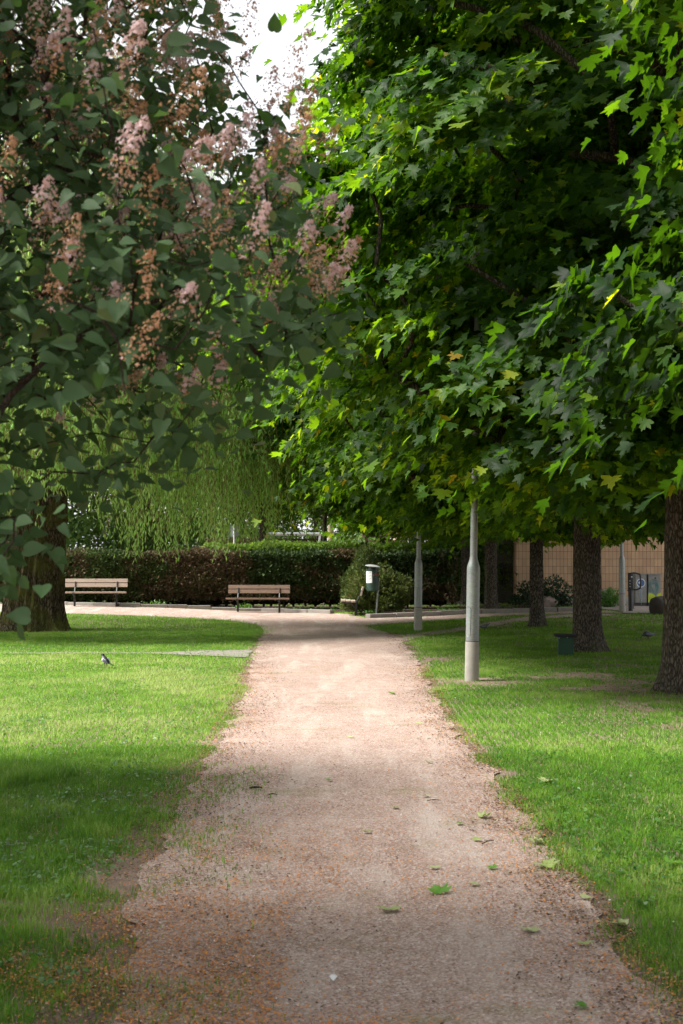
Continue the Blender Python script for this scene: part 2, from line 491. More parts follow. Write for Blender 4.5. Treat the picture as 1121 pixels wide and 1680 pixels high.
def ground_m(name, kind):
    m, nt, out = mat(name)
    v = coords(nt)
    big = noise(nt, v, 0.55, 5, 0.6)
    med = noise(nt, v, 4.0, 7, 0.7)
    fine = noise(nt, v, 45.0, 6, 0.75)
    vo = nt.nodes.new('ShaderNodeTexVoronoi'); vo.inputs['Scale'].default_value = 95
    nt.links.new(v, vo.inputs['Vector'])
    if kind == 'gravel':
        base = ramp(nt, [(0.38, (0.235, 0.165, 0.135)), (0.5, (0.355, 0.262, 0.222)), (0.62, (0.46, 0.365, 0.32))],
                    mth(nt, 'ADD', mth(nt, 'MULTIPLY', big, 0.45), mth(nt, 'MULTIPLY', med, 0.55))).outputs[0]
        spk = ramp(nt, [(0.15, (0.15, 0.09, 0.07)), (0.42, (0.36, 0.24, 0.19)), (0.62, (0.46, 0.335, 0.28)), (0.85, (0.66, 0.58, 0.54))], vo.outputs['Color'])
        col = mixc(nt, 0.55, base, spk.outputs[0])
        col = mixc(nt, ramp(nt, [(0.58, (0, 0, 0)), (0.72, (0.55,) * 3)], fine).outputs[0], col, (0.17, 0.105, 0.08))
        # worn streaks along the walking direction, olive traces of algae
        st = noise(nt, coords(nt, (2.2, 0.35, 1)), 1.1, 6, 0.65, 0.5)
        col = mixc(nt, ramp(nt, [(0.50, (0, 0, 0)), (0.68, (0.75,) * 3)], st).outputs[0], col, (0.50, 0.42, 0.37))
        al = noise(nt, coords(nt, (0.8, 1.6, 1)), 1.0, 6, 0.7, 0.3)
        col = mixc(nt, ramp(nt, [(0.57, (0, 0, 0)), (0.70, (0.55,) * 3)], al).outputs[0], col, (0.21, 0.19, 0.09))
        h = mth(nt, 'ADD', mth(nt, 'MULTIPLY', fine, 0.5), mth(nt, 'MULTIPLY', vo.outputs['Distance'], 0.8))
        nb = bump(nt, h, 0.7, 0.010)
    elif kind == 'soil':
        base = ramp(nt, [(0.35, (0.19, 0.13, 0.098)), (0.5, (0.29, 0.205, 0.165)), (0.66, (0.39, 0.295, 0.245))], mth(nt, 'ADD', mth(nt, 'MULTIPLY', big, 0.4), mth(nt, 'MULTIPLY', med, 0.6))).outputs[0]
        gr = ramp(nt, [(0.42, (0, 0, 0)), (0.58, (0.7,) * 3)], noise(nt, v, 7, 6, 0.75)).outputs[0]
        col = mixc(nt, mth(nt, 'MULTIPLY', gr, 0.35), base, (0.10, 0.12, 0.04))
        nb = bump(nt, fine, 0.9, 0.02)
    elif kind == 'bed':
        base = ramp(nt, [(0.3, (0.030, 0.021, 0.015)), (0.55, (0.065, 0.045, 0.032)), (0.75, (0.14, 0.10, 0.075))], mth(nt, 'ADD', mth(nt, 'MULTIPLY', fine, 0.5), mth(nt, 'MULTIPLY', med, 0.5))).outputs[0]
        col = base
        nb = bump(nt, fine, 0.9, 0.02)
    else:
        base = ramp(nt, [(0.3, (0.20, 0.17, 0.15)), (0.7, (0.34, 0.29, 0.255))], mth(nt, 'ADD', mth(nt, 'MULTIPLY', fine, 0.4), mth(nt, 'MULTIPLY', med, 0.6))).outputs[0]
        col = base
        nb = bump(nt, fine, 0.5, 0.006)
    pbr(nt, out, col, 0.95, nrm=nb, spec=0.12)
    return m
M['gravel'] = ground_m('pink_gravel', 'gravel')
M['soil'] = ground_m('lawn_soil', 'soil')
M['bed'] = ground_m('bed_soil', 'bed')
M['paving'] = ground_m('grey_paving', 'paving')

def tone_m(name, stops, rough=0.8):
    m, nt, out = mat(name)
    a = nt.nodes.new('ShaderNodeAttribute'); a.attribute_name = 'tone'
    pbr(nt, out, ramp(nt, stops, a.outputs['Fac']).outputs[0], rough, spec=0.2)
    return m
M['litter'] = tone_m('petal_litter', [(0, (0.22, 0.075, 0.02)), (0.45, (0.52, 0.20, 0.05)), (0.75, (0.62, 0.30, 0.11)), (0.9, (0.55, 0.42, 0.34)), (1, (0.72, 0.62, 0.66))])
M['debris'] = tone_m('brown_debris', [(0, (0.045, 0.028, 0.018)), (0.5, (0.13, 0.075, 0.045)), (0.8, (0.24, 0.14, 0.08)), (1, (0.30, 0.25, 0.12))])
M['florets'] = leaf_mat('lilac_floret', [(0, (0.38, 0.17, 0.07)), (0.45, (0.66, 0.40, 0.22)), (0.62, (0.78, 0.57, 0.44)), (0.75, (0.78, 0.58, 0.58)), (1, (0.88, 0.74, 0.80))], (0.80, 0.55, 0.42), 0.4, 0.7, 0.2)
M['pebble'] = tone_m('pebble', [(0, (0.14, 0.10, 0.085)), (0.6, (0.38, 0.28, 0.24)), (1, (0.62, 0.57, 0.54))])

# ------------------------------------------------------------------ setting: ground and paths
def axis(parts):
    return np.unique(np.round(np.concatenate(parts), 4))
gx = axis([np.arange(-400, -20, 20.0), np.arange(-20, 20.01, 0.5), np.arange(40, 401, 20.0)])
gy = axis([np.arange(-60, 0, 5.0), np.arange(0, 60.01, 0.5), np.arange(65, 120, 5.0), np.arange(120, 701, 40.0)])
X, Y = np.meshgrid(gx, gy)
V = np.stack([X.ravel(), Y.ravel(), H(X.ravel(), Y.ravel())], 1)
nx, ny = len(gx), len(gy)
idx = np.arange(nx * ny).reshape(ny, nx)
F = np.stack([idx[:-1, :-1].ravel(), idx[:-1, 1:].ravel(), idx[1:, 1:].ravel(), idx[1:, :-1].ravel()], 1)
o = link('ground', np_mesh('ground', V, F), M['soil'], smooth=True); tag(o, 'brown green soil under the park lawns', kind='structure')

def densify(poly, step=0.25, jit=0.0, seed=0, closed=True):
    rnd = random.Random(seed); out = []
    n = len(poly)
    for i in range(n if closed else n - 1):
        a = poly[i]; b = poly[(i + 1) % n]
        L = math.hypot(b[0] - a[0], b[1] - a[1]); k = max(1, int(L / step))
        for j in range(k):
            t = j / k
            out.append((a[0] + (b[0] - a[0]) * t + rnd.uniform(-jit, jit), a[1] + (b[1] - a[1]) * t + rnd.uniform(-jit, jit)))
    return out

def sheet(name, poly, mt, dz, step=0.3, jit=0.0, seed=0, interior=0.5, wob=0.0):
    P = densify(poly, step, jit, seed)
    if wob:
        q_ = np.array(P); m_ = (q_[:, 1] < 30) & (q_[:, 1] > 2)
        off = (fbm(q_[:, 0] * 2 + 5, q_[:, 1] * 3.1, 5) - 0.5) * wob * 4
        q_[m_, 0] += off[m_]
        P = [tuple(v) for v in q_]
    n = len(P)
    xs = [p[0] for p in P]; ys = [p[1] for p in P]
    pa = np.array(P)
    gx_, gy_ = np.meshgrid(np.arange(min(xs), max(xs), interior), np.arange(min(ys), max(ys), interior))
    q = np.stack([gx_.ravel(), gy_.ravel()], 1)
    q = q[inside(q[:, 0], q[:, 1], pa)]
    verts = [Vector(p) for p in P] + [Vector(p) for p in q]
    r = delaunay_2d_cdt(verts, [], [list(range(n))], 1, 1e-5)
    vs = [(v.x, v.y, float(H(v.x, v.y)) + dz) for v in r[0]]
    me = bpy.data.meshes.new(name); me.from_pydata(vs, [], [list(f) for f in r[2]]); me.update()
    # faces up
    bm = bmesh.new(); bm.from_mesh(me)
    for f in bm.faces:
        if f.normal.z < 0: f.normal_flip()
    bm.to_mesh(me); bm.free()
    return link(name, me, mt, smooth=True)

def inside(x, y, poly):
    x = np.asarray(x); y = np.asarray(y)
    c = np.zeros(x.shape, bool); n = len(poly)
    for i in range(n):
        x0, y0 = poly[i]; x1, y1 = poly[(i + 1) % n]
        if y0 == y1: continue
        m_ = ((y0 > y) != (y1 > y)) & (x < (x1 - x0) * (y - y0) / (y1 - y0) + x0)
        c ^= m_
    return c

left_edge = [(-1.05, -3.0), (-0.95, 3.0)] + [G(*p) for p in [(190, 1640), (205, 1560), (215, 1500), (240, 1430), (272, 1370), (305, 1310), (338, 1255), (370, 1200), (396, 1150), (410, 1100), (419, 1068), (429, 1045), (434, 1035), (420, 1025), (368, 1018), (330, 1015.5), (200, 1010), (105, 1007.5), (-120, 1004)]]
top_edge = [G(*p) for p in [(-120, 990), (100, 993), (200, 996), (330, 1000), (450, 1004), (580, 1008), (601, 1015), (655, 1013), (760, 1008), (840, 1006), (940, 1003.5), (1020, 1003)]]
right_up = [G(*p) for p in [(1020, 1006.5), (930, 1007), (870, 1009), (840, 1010), (770, 1014.5), (700, 1020.5), (620, 1026), (597, 1028), (628, 1036), (652, 1044), (662, 1053), (672, 1066), (690, 1092), (713, 1140), (742, 1195), (790, 1250), (830, 1300), (868, 1352), (905, 1410), (975, 1500), (1040, 1575), (1100, 1650)]] + [(1.18, 3.0), (1.1, -3.0)]
path_poly = left_edge + top_edge + right_up
trail_poly = [G(*p) for p in [(648, 1044), (700, 1037), (790, 1023.5), (840, 1015.5), (872, 1012), (930, 1009), (1010, 1007.5), (1010, 1010), (930, 1013), (868, 1018.5), (840, 1022.5), (790, 1031), (700, 1044.5), (668, 1051), (656, 1055), (645, 1048)]]
slab_poly = [G(*p) for p in [(-150, 1072.3), (250, 1072.0), (330, 1068.5), (414, 1067.5), (407, 1080), (345, 1077.5), (250, 1073.6), (-150, 1073.4)]]
bed_left = [G(*p) for p in [(-150, 988), (100, 991.5), (200, 994), (330, 998), (450, 1002), (580, 1006), (596, 1011)]] + [(0.5, 46.5), (-12, 47.5)]
bed_right = [G(*p) for p in [(603, 1013), (655, 1011), (760, 1006), (840, 1004), (930, 1001.5)]] + [(7.2, 46.5), (0.2, 46.5)]
pave_poly = [G(*p) for p in [(1022, 1003), (1022, 1007.3), (1200, 1007), ]] + [(14, 46.9), (6.6, 46.9), (7.2, 43.2)]

o = sheet('path', path_poly, M['gravel'], 0.012, 0.05, 0.010, 3, wob=0.05); tag(o, 'pale pink gravel path running up to the hedge', kind='structure')
o = sheet('trail', trail_poly, M['gravel'], 0.008, 0.25, 0.03, 4); tag(o, 'narrow worn dirt trail leaving the gravel path to the right', kind='structure')
o = sheet('slab_path', slab_poly, M['slab'], 0.016, 0.4, 0.02, 5); tag(o, 'grey slab path crossing the left lawn', kind='structure')
o = sheet('hedge_soil', bed_left, M['bed'], 0.020, 0.5, 0.03, 6); tag(o, 'dark soil bed under the hedge', kind='structure')
o = sheet('tree_soil', bed_right, M['bed'], 0.020, 0.5, 0.03, 7); tag(o, 'dark soil bed behind the right kerb', kind='structure')
o = sheet('pavement', pave_poly, M['paving'], 0.024, 0.5, 0.0, 8); tag(o, 'grey pavement in front of the tiled building', kind='structure')

def kerb(name, pts, h, w, seed, label):
    rnd = random.Random(seed); mb = MB()
    P = densify(pts, 0.02, 0, 0, closed=False) + [pts[-1]]
    acc = 0; i0 = 0; L = rnd.uniform(0.5, 0.9)
    for i in range(1, len(P)):
        acc += math.hypot(P[i][0] - P[i - 1][0], P[i][1] - P[i - 1][1])
        if acc > L:
            a = Vector(P[i0]); b = Vector(P[i]); m_ = (a + b) / 2
            ang = math.atan2(b.y - a.y, b.x - a.x) + rnd.uniform(-.015, .015)
            hh = h + rnd.uniform(-0.015, 0.015)
            mb.box((m_.x, m_.y + rnd.uniform(-.01, .01), float(H(m_.x, m_.y)) + hh / 2 - 0.05), ((b - a).length - 0.018, w, hh + 0.1), Matrix.Rotation(ang, 3, 'Z') @ Matrix.Rotation(rnd.uniform(-.02, .02), 3, 'X'), 0.018)
            acc = 0; i0 = i; L = rnd.uniform(0.5, 0.95)
    o = mb.build(name, M['stone']); tag(o, label, kind='structure')
kerb('kerb', [G(*p) for p in [(-120, 989.5), (100, 993), (200, 996), (330, 1000), (450, 1004), (572, 1008.5)]], 0.11, 0.16, 1, 'weathered stone kerb along the hedge bed')
kerb('kerb', [G(*p) for p in [(603, 1014.5), (655, 1013), (760, 1008), (840, 1006), (940, 1003.5), (985, 1003)]], 0.13, 0.20, 2, 'stone kerb along the bed under the maples')

# ------------------------------------------------------------------ grass
PL = np.array(path_poly); TR = np.array(trail_poly); SL = np.array(slab_poly); BL = np.array(bed_left); BR = np.array(bed_right); PV = np.array(pave_poly)
_le = np.array(sorted([(p[1], p[0]) for p in left_edge[:14]])); _re = np.array(sorted([(p[1], p[0]) for p in right_up[9:]]))
def path_sd(x, y):
    """positive inside the main straight path (metres), only for y below the junction"""
    xl = np.interp(y, _le[:, 0], _le[:, 1]); xr = np.interp(y, _re[:, 0], _re[:, 1])
    return np.minimum(x - xl, xr - x)
BARE = [G(150, 1512) + (0.55, 0.28), G(225, 1430) + (0.32, 0.45), G(300, 1580) + (0.3, 0.3), G(90, 1490) + (0.5, 0.14), G(775, 1120) + (0.7, 0.8), G(720, 1082) + (0.45, 0.7), G(1040, 1130) + (0.9, 1.0), G(950, 1110) + (1.0, 0.6)]
def grass_density(x, y, r):
    j = 0.06 + 0.003 * y
    jx = x + r.normal(0, 1, len(x)) * j; jy = y + r.normal(0, 1, len(x)) * j
    d = np.ones(len(x))
    n = fbm(x * 1.7, y * 1.7, 4)
    sd = path_sd(x, y) + (n - 0.5) * 0.6
    near = y < 30
    lft = x < 0
    soft = np.where(lft & (y < 11), 0.42, 0.26)
    d = np.where(near, np.clip(-sd / soft + 0.35, 0, 1) ** 1.6, d)
    d = np.where(near & (sd > -0.1) & (sd < 0.75) & lft & (y < 11), np.maximum(d, 0.30 * np.clip((n - 0.5) * 8, 0, 1) * np.clip((0.75 - sd) / 0.6, 0, 1)), d)
    d[(~near) & inside(jx, jy, PL)] = 0
    d[inside(jx, jy, TR)] = 0.02
    d[inside(jx, jy, SL)] *= 0.05
    d[inside(jx, jy, BL)] = 0.04
    b = inside(jx, jy, BR); d[b] = np.where(fbm(x[b] * 1.2 + 5, y[b] * 1.2, 3) > 0.5, 0.5, 0.12) * (x[b] > 3)
    d[inside(x, y, PV)] = 0
    d[y > 47.0] = 0.3
    m2 = fbm(x * 2.6 + 31, y * 2.6 + 7, 3)
    for cx, cy, rx, ry in BARE:
        q = ((x - cx) / rx) ** 2 + ((y - cy) / ry) ** 2
        d *= 1 - 0.92 * np.clip(1.35 - q + (m2 - 0.5) * 2.2, 0, 1)
    # thin worn grass under the maples
    under = sst((x - 1.6 - 0.03 * y) / 1.2)
    d *= 1 - 0.72 * under * np.clip((m2 - 0.40) * 5, 0, 1)
    d *= np.clip(0.45 + 1.15 * fbm(x * 7 + 11, y * 5, 2), 0, 1)
    return d

def blades(y0, y1, rho, hgt, wid, segs, seed):
    r = rng(seed)
    yy0, yy1 = y0, y1
    W1 = 0.24 * y1 + 1.6
    n = int(rho * (y1 - y0) * 2 * W1)
    x = r.uniform(-W1, W1, n); y = r.uniform(y0, y1, n)
    k = np.abs(x) < 0.24 * y + 1.2 + 0.6 * (y > 12)
    x, y = x[k], y[k]
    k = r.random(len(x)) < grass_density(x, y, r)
    x, y = x[k], y[k]
    # tufts: pull blades towards jittered centres
    cell = 0.035 if y1 < 13 else 0.07
    tx = (np.floor(x / cell) + 0.5) * cell; ty = (np.floor(y / cell) + 0.5) * cell
    f = r.random(len(x)) * 0.45
    x = x + (tx - x) * f; y = y + (ty - y) * f
    n = len(x)
    z = H(x, y)
    cl = fbm(x * 1.1 + 3, y * 1.1 + 70, 3); c2 = fbm(x * 4 + 13, y * 4, 3)
    c3 = fbm(x * 11 + 3, y * 7 + 2, 2)
    h = hgt * (0.55 + 0.7 * r.random(n)) * (0.25 + 0.8 * c2 + 0.75 * c3)
    tall = (x < -1.3) & (y < 9)
    h = np.where(tall, h * 1.25, h)
    # the long tuft on the left edge
    gx0, gy0 = G(25, 1275)
    tuft = ((x - gx0 + 0.1) / 0.55) ** 2 + ((y - gy0) / 0.6) ** 2 < 1
    h = np.where(tuft, h * 2.2, h)
    a = r.uniform(0, 2 * PI, n); lean = np.clip(r.uniform(0.25, 1.1, n), 0, 0.98)
    w = wid * (0.7 + 0.6 * r.random(n))
    dx, dy = np.cos(a), np.sin(a); px, py = -dy, dx
    tone = np.clip(0.38 + (cl - 0.5) * 1.2 + (c2 - 0.5) * 0.7 + (c3 - 0.5) * 0.7 + r.normal(0, 0.12, n), 0, 0.86)
    dry = r.random(n) < 0.045 + 0.10 * (fbm(x * 0.9 + 50, y * 0.9, 3) > 0.56)
    tone = np.where(dry, r.uniform(0.86, 1.0, n), tone)
    sunlit_l = (x < 0) & (y > 12) & (y < 24)
    tone = np.where(sunlit_l & ~dry, np.clip(tone + 0.24, 0, 0.9), tone)  # sunlight on the open left lawn put into a lighter blade tone
    if segs == 2:
        L1 = h * 0.6; L2 = h * 0.5
        b0 = np.stack([x - px * w / 2, y - py * w / 2, z], 1); b1 = np.stack([x + px * w / 2, y + py * w / 2, z], 1)
        mx = x + dx * L1 * lean * 0.35; my = y + dy * L1 * lean * 0.35; mz = z + L1 * 0.95
        m0 = np.stack([mx - px * w * .4, my - py * w * .4, mz], 1); m1 = np.stack([mx + px * w * .4, my + py * w * .4, mz], 1)
        tp = np.stack([mx + dx * L2 * lean, my + dy * L2 * lean, mz + L2 * np.sqrt(np.clip(1 - lean ** 2, 0.05, 1))], 1)
        Vv = np.stack([b0, b1, m1, m0, tp], 1).reshape(-1, 3)
        i = np.arange(n)[:, None] * 5
        Fv = np.concatenate([i + np.array([0, 1, 2]), i + np.array([0, 2, 3]), i + np.array([3, 2, 4])], 0)
        return Vv, Fv, np.repeat(tone, 5)
    b0 = np.stack([x - px * w / 2, y - py * w / 2, z], 1); b1 = np.stack([x + px * w / 2, y + py * w / 2, z], 1)
    tp = np.stack([x + dx * h * lean * 0.7, y + dy * h * lean * 0.7, z + h * np.sqrt(1 - 0.5 * lean ** 2)], 1)
    Vv = np.stack([b0, b1, tp], 1).reshape(-1, 3)
    Fv = np.arange(n)[:, None] * 3 + np.array([0, 1, 2])
    return Vv, Fv, np.repeat(tone, 3)

def join(parts):
    vs, fs, ts = [], [], []; n = 0
    for v, f, t in parts:
        vs.append(v); fs.append(f + n); ts.append(t); n += len(v)
    return np.concatenate(vs), np.concatenate(fs), np.concatenate(ts)

DENS = 1.0
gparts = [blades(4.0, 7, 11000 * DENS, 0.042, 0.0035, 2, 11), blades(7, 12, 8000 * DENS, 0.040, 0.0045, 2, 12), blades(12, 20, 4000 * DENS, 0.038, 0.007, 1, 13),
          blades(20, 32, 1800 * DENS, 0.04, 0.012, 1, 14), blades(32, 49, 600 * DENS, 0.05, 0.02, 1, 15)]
gv, gf, gt = join(gparts)
o = link('grass', np_mesh('grass', gv, gf, gt), M['grass']); tag(o, 'short green park lawn grass on both sides of the path', 'grass', kind='stuff')
print('grass', len(gf))

# ------------------------------------------------------------------ leaves
def leaf_template(kind):
    if kind == 'maple':
        h = [(0, 1.0), (0.09, 0.80), (0.25, 0.79), (0.22, 0.48), (0.36, 0.60), (0.46, 0.58), (0.72, 0.66), (0.60, 0.45), (0.46, 0.30), (0.66, 0.22), (0.66, 0.08), (0.40, 0.0), (0.16, -0.09), (0, -0.02)]
    elif kind == 'maple_low':
        h = [(0, 1.0), (0.22, 0.74), (0.22, 0.48), (0.68, 0.64), (0.45, 0.29), (0.64, 0.10), (0, -0.06)]
    elif kind == 'lilac':
        h = [(0, 1.0), (0.13, 0.80), (0.29, 0.58), (0.40, 0.34), (0.40, 0.14), (0.28, 0.0), (0.12, -0.04), (0, 0.03)]
    elif kind == 'oval':
        h = [(0, 1.0), (0.25, 0.6), (0.24, 0.25), (0, 0.0)]
    h = np.array(h)
    left = h[1:-1][::-1] * np.array([-1, 1])
    pts = np.concatenate([h, left])
    cen = np.array([[0, 0.25 if kind.startswith('maple') else 0.4]])
    P = np.concatenate([cen, pts])
    # fold along the midrib and droop towards tip
    z = 0.28 * np.abs(P[:, 0]) - 0.22 * np.clip(P[:, 1], 0, 1) ** 2
    n = len(pts)
    F = np.array([(0, 1 + (i + 1) % n, 1 + i) for i in range(n)])
    return np.column_stack([P, z]), F

def place_leaves(T, F, pos, tip, nrm, size, tone, r):
    n = len(pos)
    tip = tip / np.linalg.norm(tip, axis=1, keepdims=True)
    nrm = nrm - tip * (nrm * tip).sum(1, keepdims=True)
    nrm = nrm / (np.linalg.norm(nrm, axis=1, keepdims=True) + 1e-9)
    side = np.cross(tip, nrm)
    q = T[None, :, :] * size[:, None, None]
    bend = r.uniform(0.3, 1.6, n)[:, None]
    wv = r.uniform(0.75, 1.15, n)[:, None]
    tw = r.normal(0, 0.28, n)[:, None]; cu = r.normal(0, 0.22, n)[:, None]; sw = r.normal(0, 0.12, n)[:, None]
    sl = size[:, None]
    zq = q[:, :, 2] * bend + tw * q[:, :, 0] * q[:, :, 1] / sl + cu * (q[:, :, 1] ** 2) / sl
    xq = q[:, :, 0] * wv + sw * (q[:, :, 1] ** 2) / sl
    V = pos[:, None, :] + side[:, None, :] * xq[..., None] + tip[:, None, :] * q[:, :, 1][..., None] + nrm[:, None, :] * zq[..., None]
    Fv = (np.arange(n)[:, None, None] * len(T) + F[None]).reshape(-1, 3)
    return V.reshape(-1, 3), Fv, np.repeat(tone, len(T))

def unit(v):
    return v / (np.linalg.norm(v, axis=-1, keepdims=True) + 1e-9)

def grow(trunk, tips, r0, tipr=0.006, seed=0, bendy=0.15, sides=6, step=0.5):
    """connects tips to the trunk polyline; returns MB with tapered limbs. trunk list of Vector"""
    rnd = random.Random(seed)
    nodes = [Vector(p) for p in trunk]; par = [-1] + list(range(len(trunk) - 1))
    order = sorted(tips, key=lambda t: min((Vector(t) - n).length for n in nodes[1:]))
    arr = np.array([list(n) for n in nodes])
    for t in order:
        t = Vector(t)
        # prefer nodes lower/inside: cost = distance + small reward for height below tip
        dd = np.linalg.norm(arr - np.array(t), axis=1) + 0.35 * np.clip(arr[:, 2] - t.z + 0.2, 0, 9)
        dd[0] += 5
        j = int(dd.argmin()); a = nodes[j]
        d = t - a; L = d.length
        if L < 1e-3: continue
        k = max(2, int(L / step))
        prev = j
        off = Vector((rnd.uniform(-1, 1), rnd.uniform(-1, 1), rnd.uniform(0, 1))) * L * bendy
        new = []
        for i in range(1, k + 1):
            s = i / k
            p = a + d * s + off * math.sin(PI * s) + Vector((rnd.uniform(-1, 1), rnd.uniform(-1, 1), rnd.uniform(-1, 1))) * L * 0.03 * (i < k)
            nodes.append(p); par.append(prev); prev = len(nodes) - 1; new.append(list(p))
        arr = np.concatenate([arr, np.array(new)])
    n = len(nodes)
    w = np.zeros(n); child = [0] * n
    for i in range(n):
        if par[i] >= 0: child[par[i]] += 1
    for i in range(n): 
        if child[i] == 0: w[i] = 1
    for i in range(n - 1, 0, -1):
        w[par[i]] += w[i]
    rad = r0 * (w / w[0]) ** 0.5
    rad = np.maximum(rad, tipr)
    return nodes, par, rad

def limbs_mesh(nodes, par, rad, skip=0, sides=6):
    mb = MB(); n = len(nodes)
    kids = [[] for _ in range(n)]
    for i in range(n):
        if par[i] >= 0: kids[par[i]].append(i)
    # chains
    done = set()
    starts = [(i, par[i]) for i in range(n) if par[i] >= 0 and (len(kids[par[i]]) > 1 and max(kids[par[i]], key=lambda c: rad[c]) != i or par[i] == 0)]
    for s, p in starts:
        if s < skip: continue
        pts = [nodes[p], nodes[s]]; rr = [min(rad[p] * 0.8, rad[s] * 1.15), rad[s]]; c = s
        while kids[c]:
            c = max(kids[c], key=lambda q: rad[q]); pts.append(nodes[c]); rr.append(rad[c])
        mb.tube(pts, rr, 8 if rr[0] > 0.04 else (5 if rr[0] > 0.012 else 4), cap=True)
    return mb

def trunk_mesh(path, radii, sides=40, ridges=0.04, flare=0.35, seed=0, lobes=5, zres=0.05):
    """bark ridged trunk; path list of Vector, radii"""
    r = random.Random(seed)
    path = [Vector(p) for p in path]
    zs = [p.z for p in path]
    n = int((zs[-1] - zs[0]) / zres)
    V = []; F = []
    ph = [r.uniform(0, 6.28) for _ in range(8)]
    for i in range(n + 1):
        z = zs[0] + (zs[-1] - zs[0]) * i / n
        cx = np.interp(z, zs, [p.x for p in path]); cy = np.interp(z, zs, [p.y for p in path])
        R_ = np.interp(z, zs, radii)
        zz = z - zs[0]
        fl = flare * math.exp(-zz / 0.22)
        for j in range(sides):
            th = 2 * PI * j / sides
            lob = 0.5 + 0.5 * math.cos(lobes * th + ph[0] + 0.4 * math.sin(2 * th + ph[1]))
            lob2 = 0.5 + 0.5 * math.cos(3 * th + ph[2])
            rr = R_ * (1 + fl * (0.25 + 1.1 * lob * (0.5 + lob2)) + 0.05 * math.sin(2 * th + ph[3] + zz * 0.5))
            nz = float(fbm(np.array([th * 9 + 3 * math.sin(zz * 1.3) + 50]), np.array([zz * 2.2 + seed * 7]), 3)[0]) - 0.5 if False else 0
            V.append((cx + math.cos(th) * rr, cy + math.sin(th) * rr, z))
    V = np.array(V)
    th = np.tile(2 * PI * np.arange(sides) / sides, n + 1); zz = np.repeat(np.linspace(0, zs[-1] - zs[0], n + 1), sides)
    K = max(4, int(sides / 5))
    a1 = fbm(np.cos(th) * K * 0.55 + 60 + 0.25 * np.sin(zz * 2.5), np.sin(th) * K * 0.55 + 60 + zz * 0.9, 3) - 0.5
    cxy = np.stack([np.interp(V[:, 2], zs, [p.x for p in path]), np.interp(V[:, 2], zs, [p.y for p in path])], 1)
    rr = np.interp(V[:, 2], zs, radii)
    dirv = V[:, :2] - cxy
    dirv /= np.linalg.norm(dirv, axis=1, keepdims=True)
    V[:, :2] += dirv * (a1 * ridges * 2 * rr)[:, None] * 2
    idx = np.arange((n + 1) * sides).reshape(n + 1, sides)
    nxt = np.roll(idx, -1, axis=1)
    F = np.stack([idx[:-1].ravel(), nxt[:-1].ravel(), nxt[1:].ravel(), idx[1:].ravel()], 1)
    return V, F

def merge_mb(V, F, mb):
    me = bpy.data.meshes.new('trunk')
    n = len(V)
    me.from_pydata([tuple(v) for v in V] + mb.v, [], [tuple(f) for f in F.tolist()] + [tuple(i + n for i in f) for f in mb.f])
    me.update(); return me

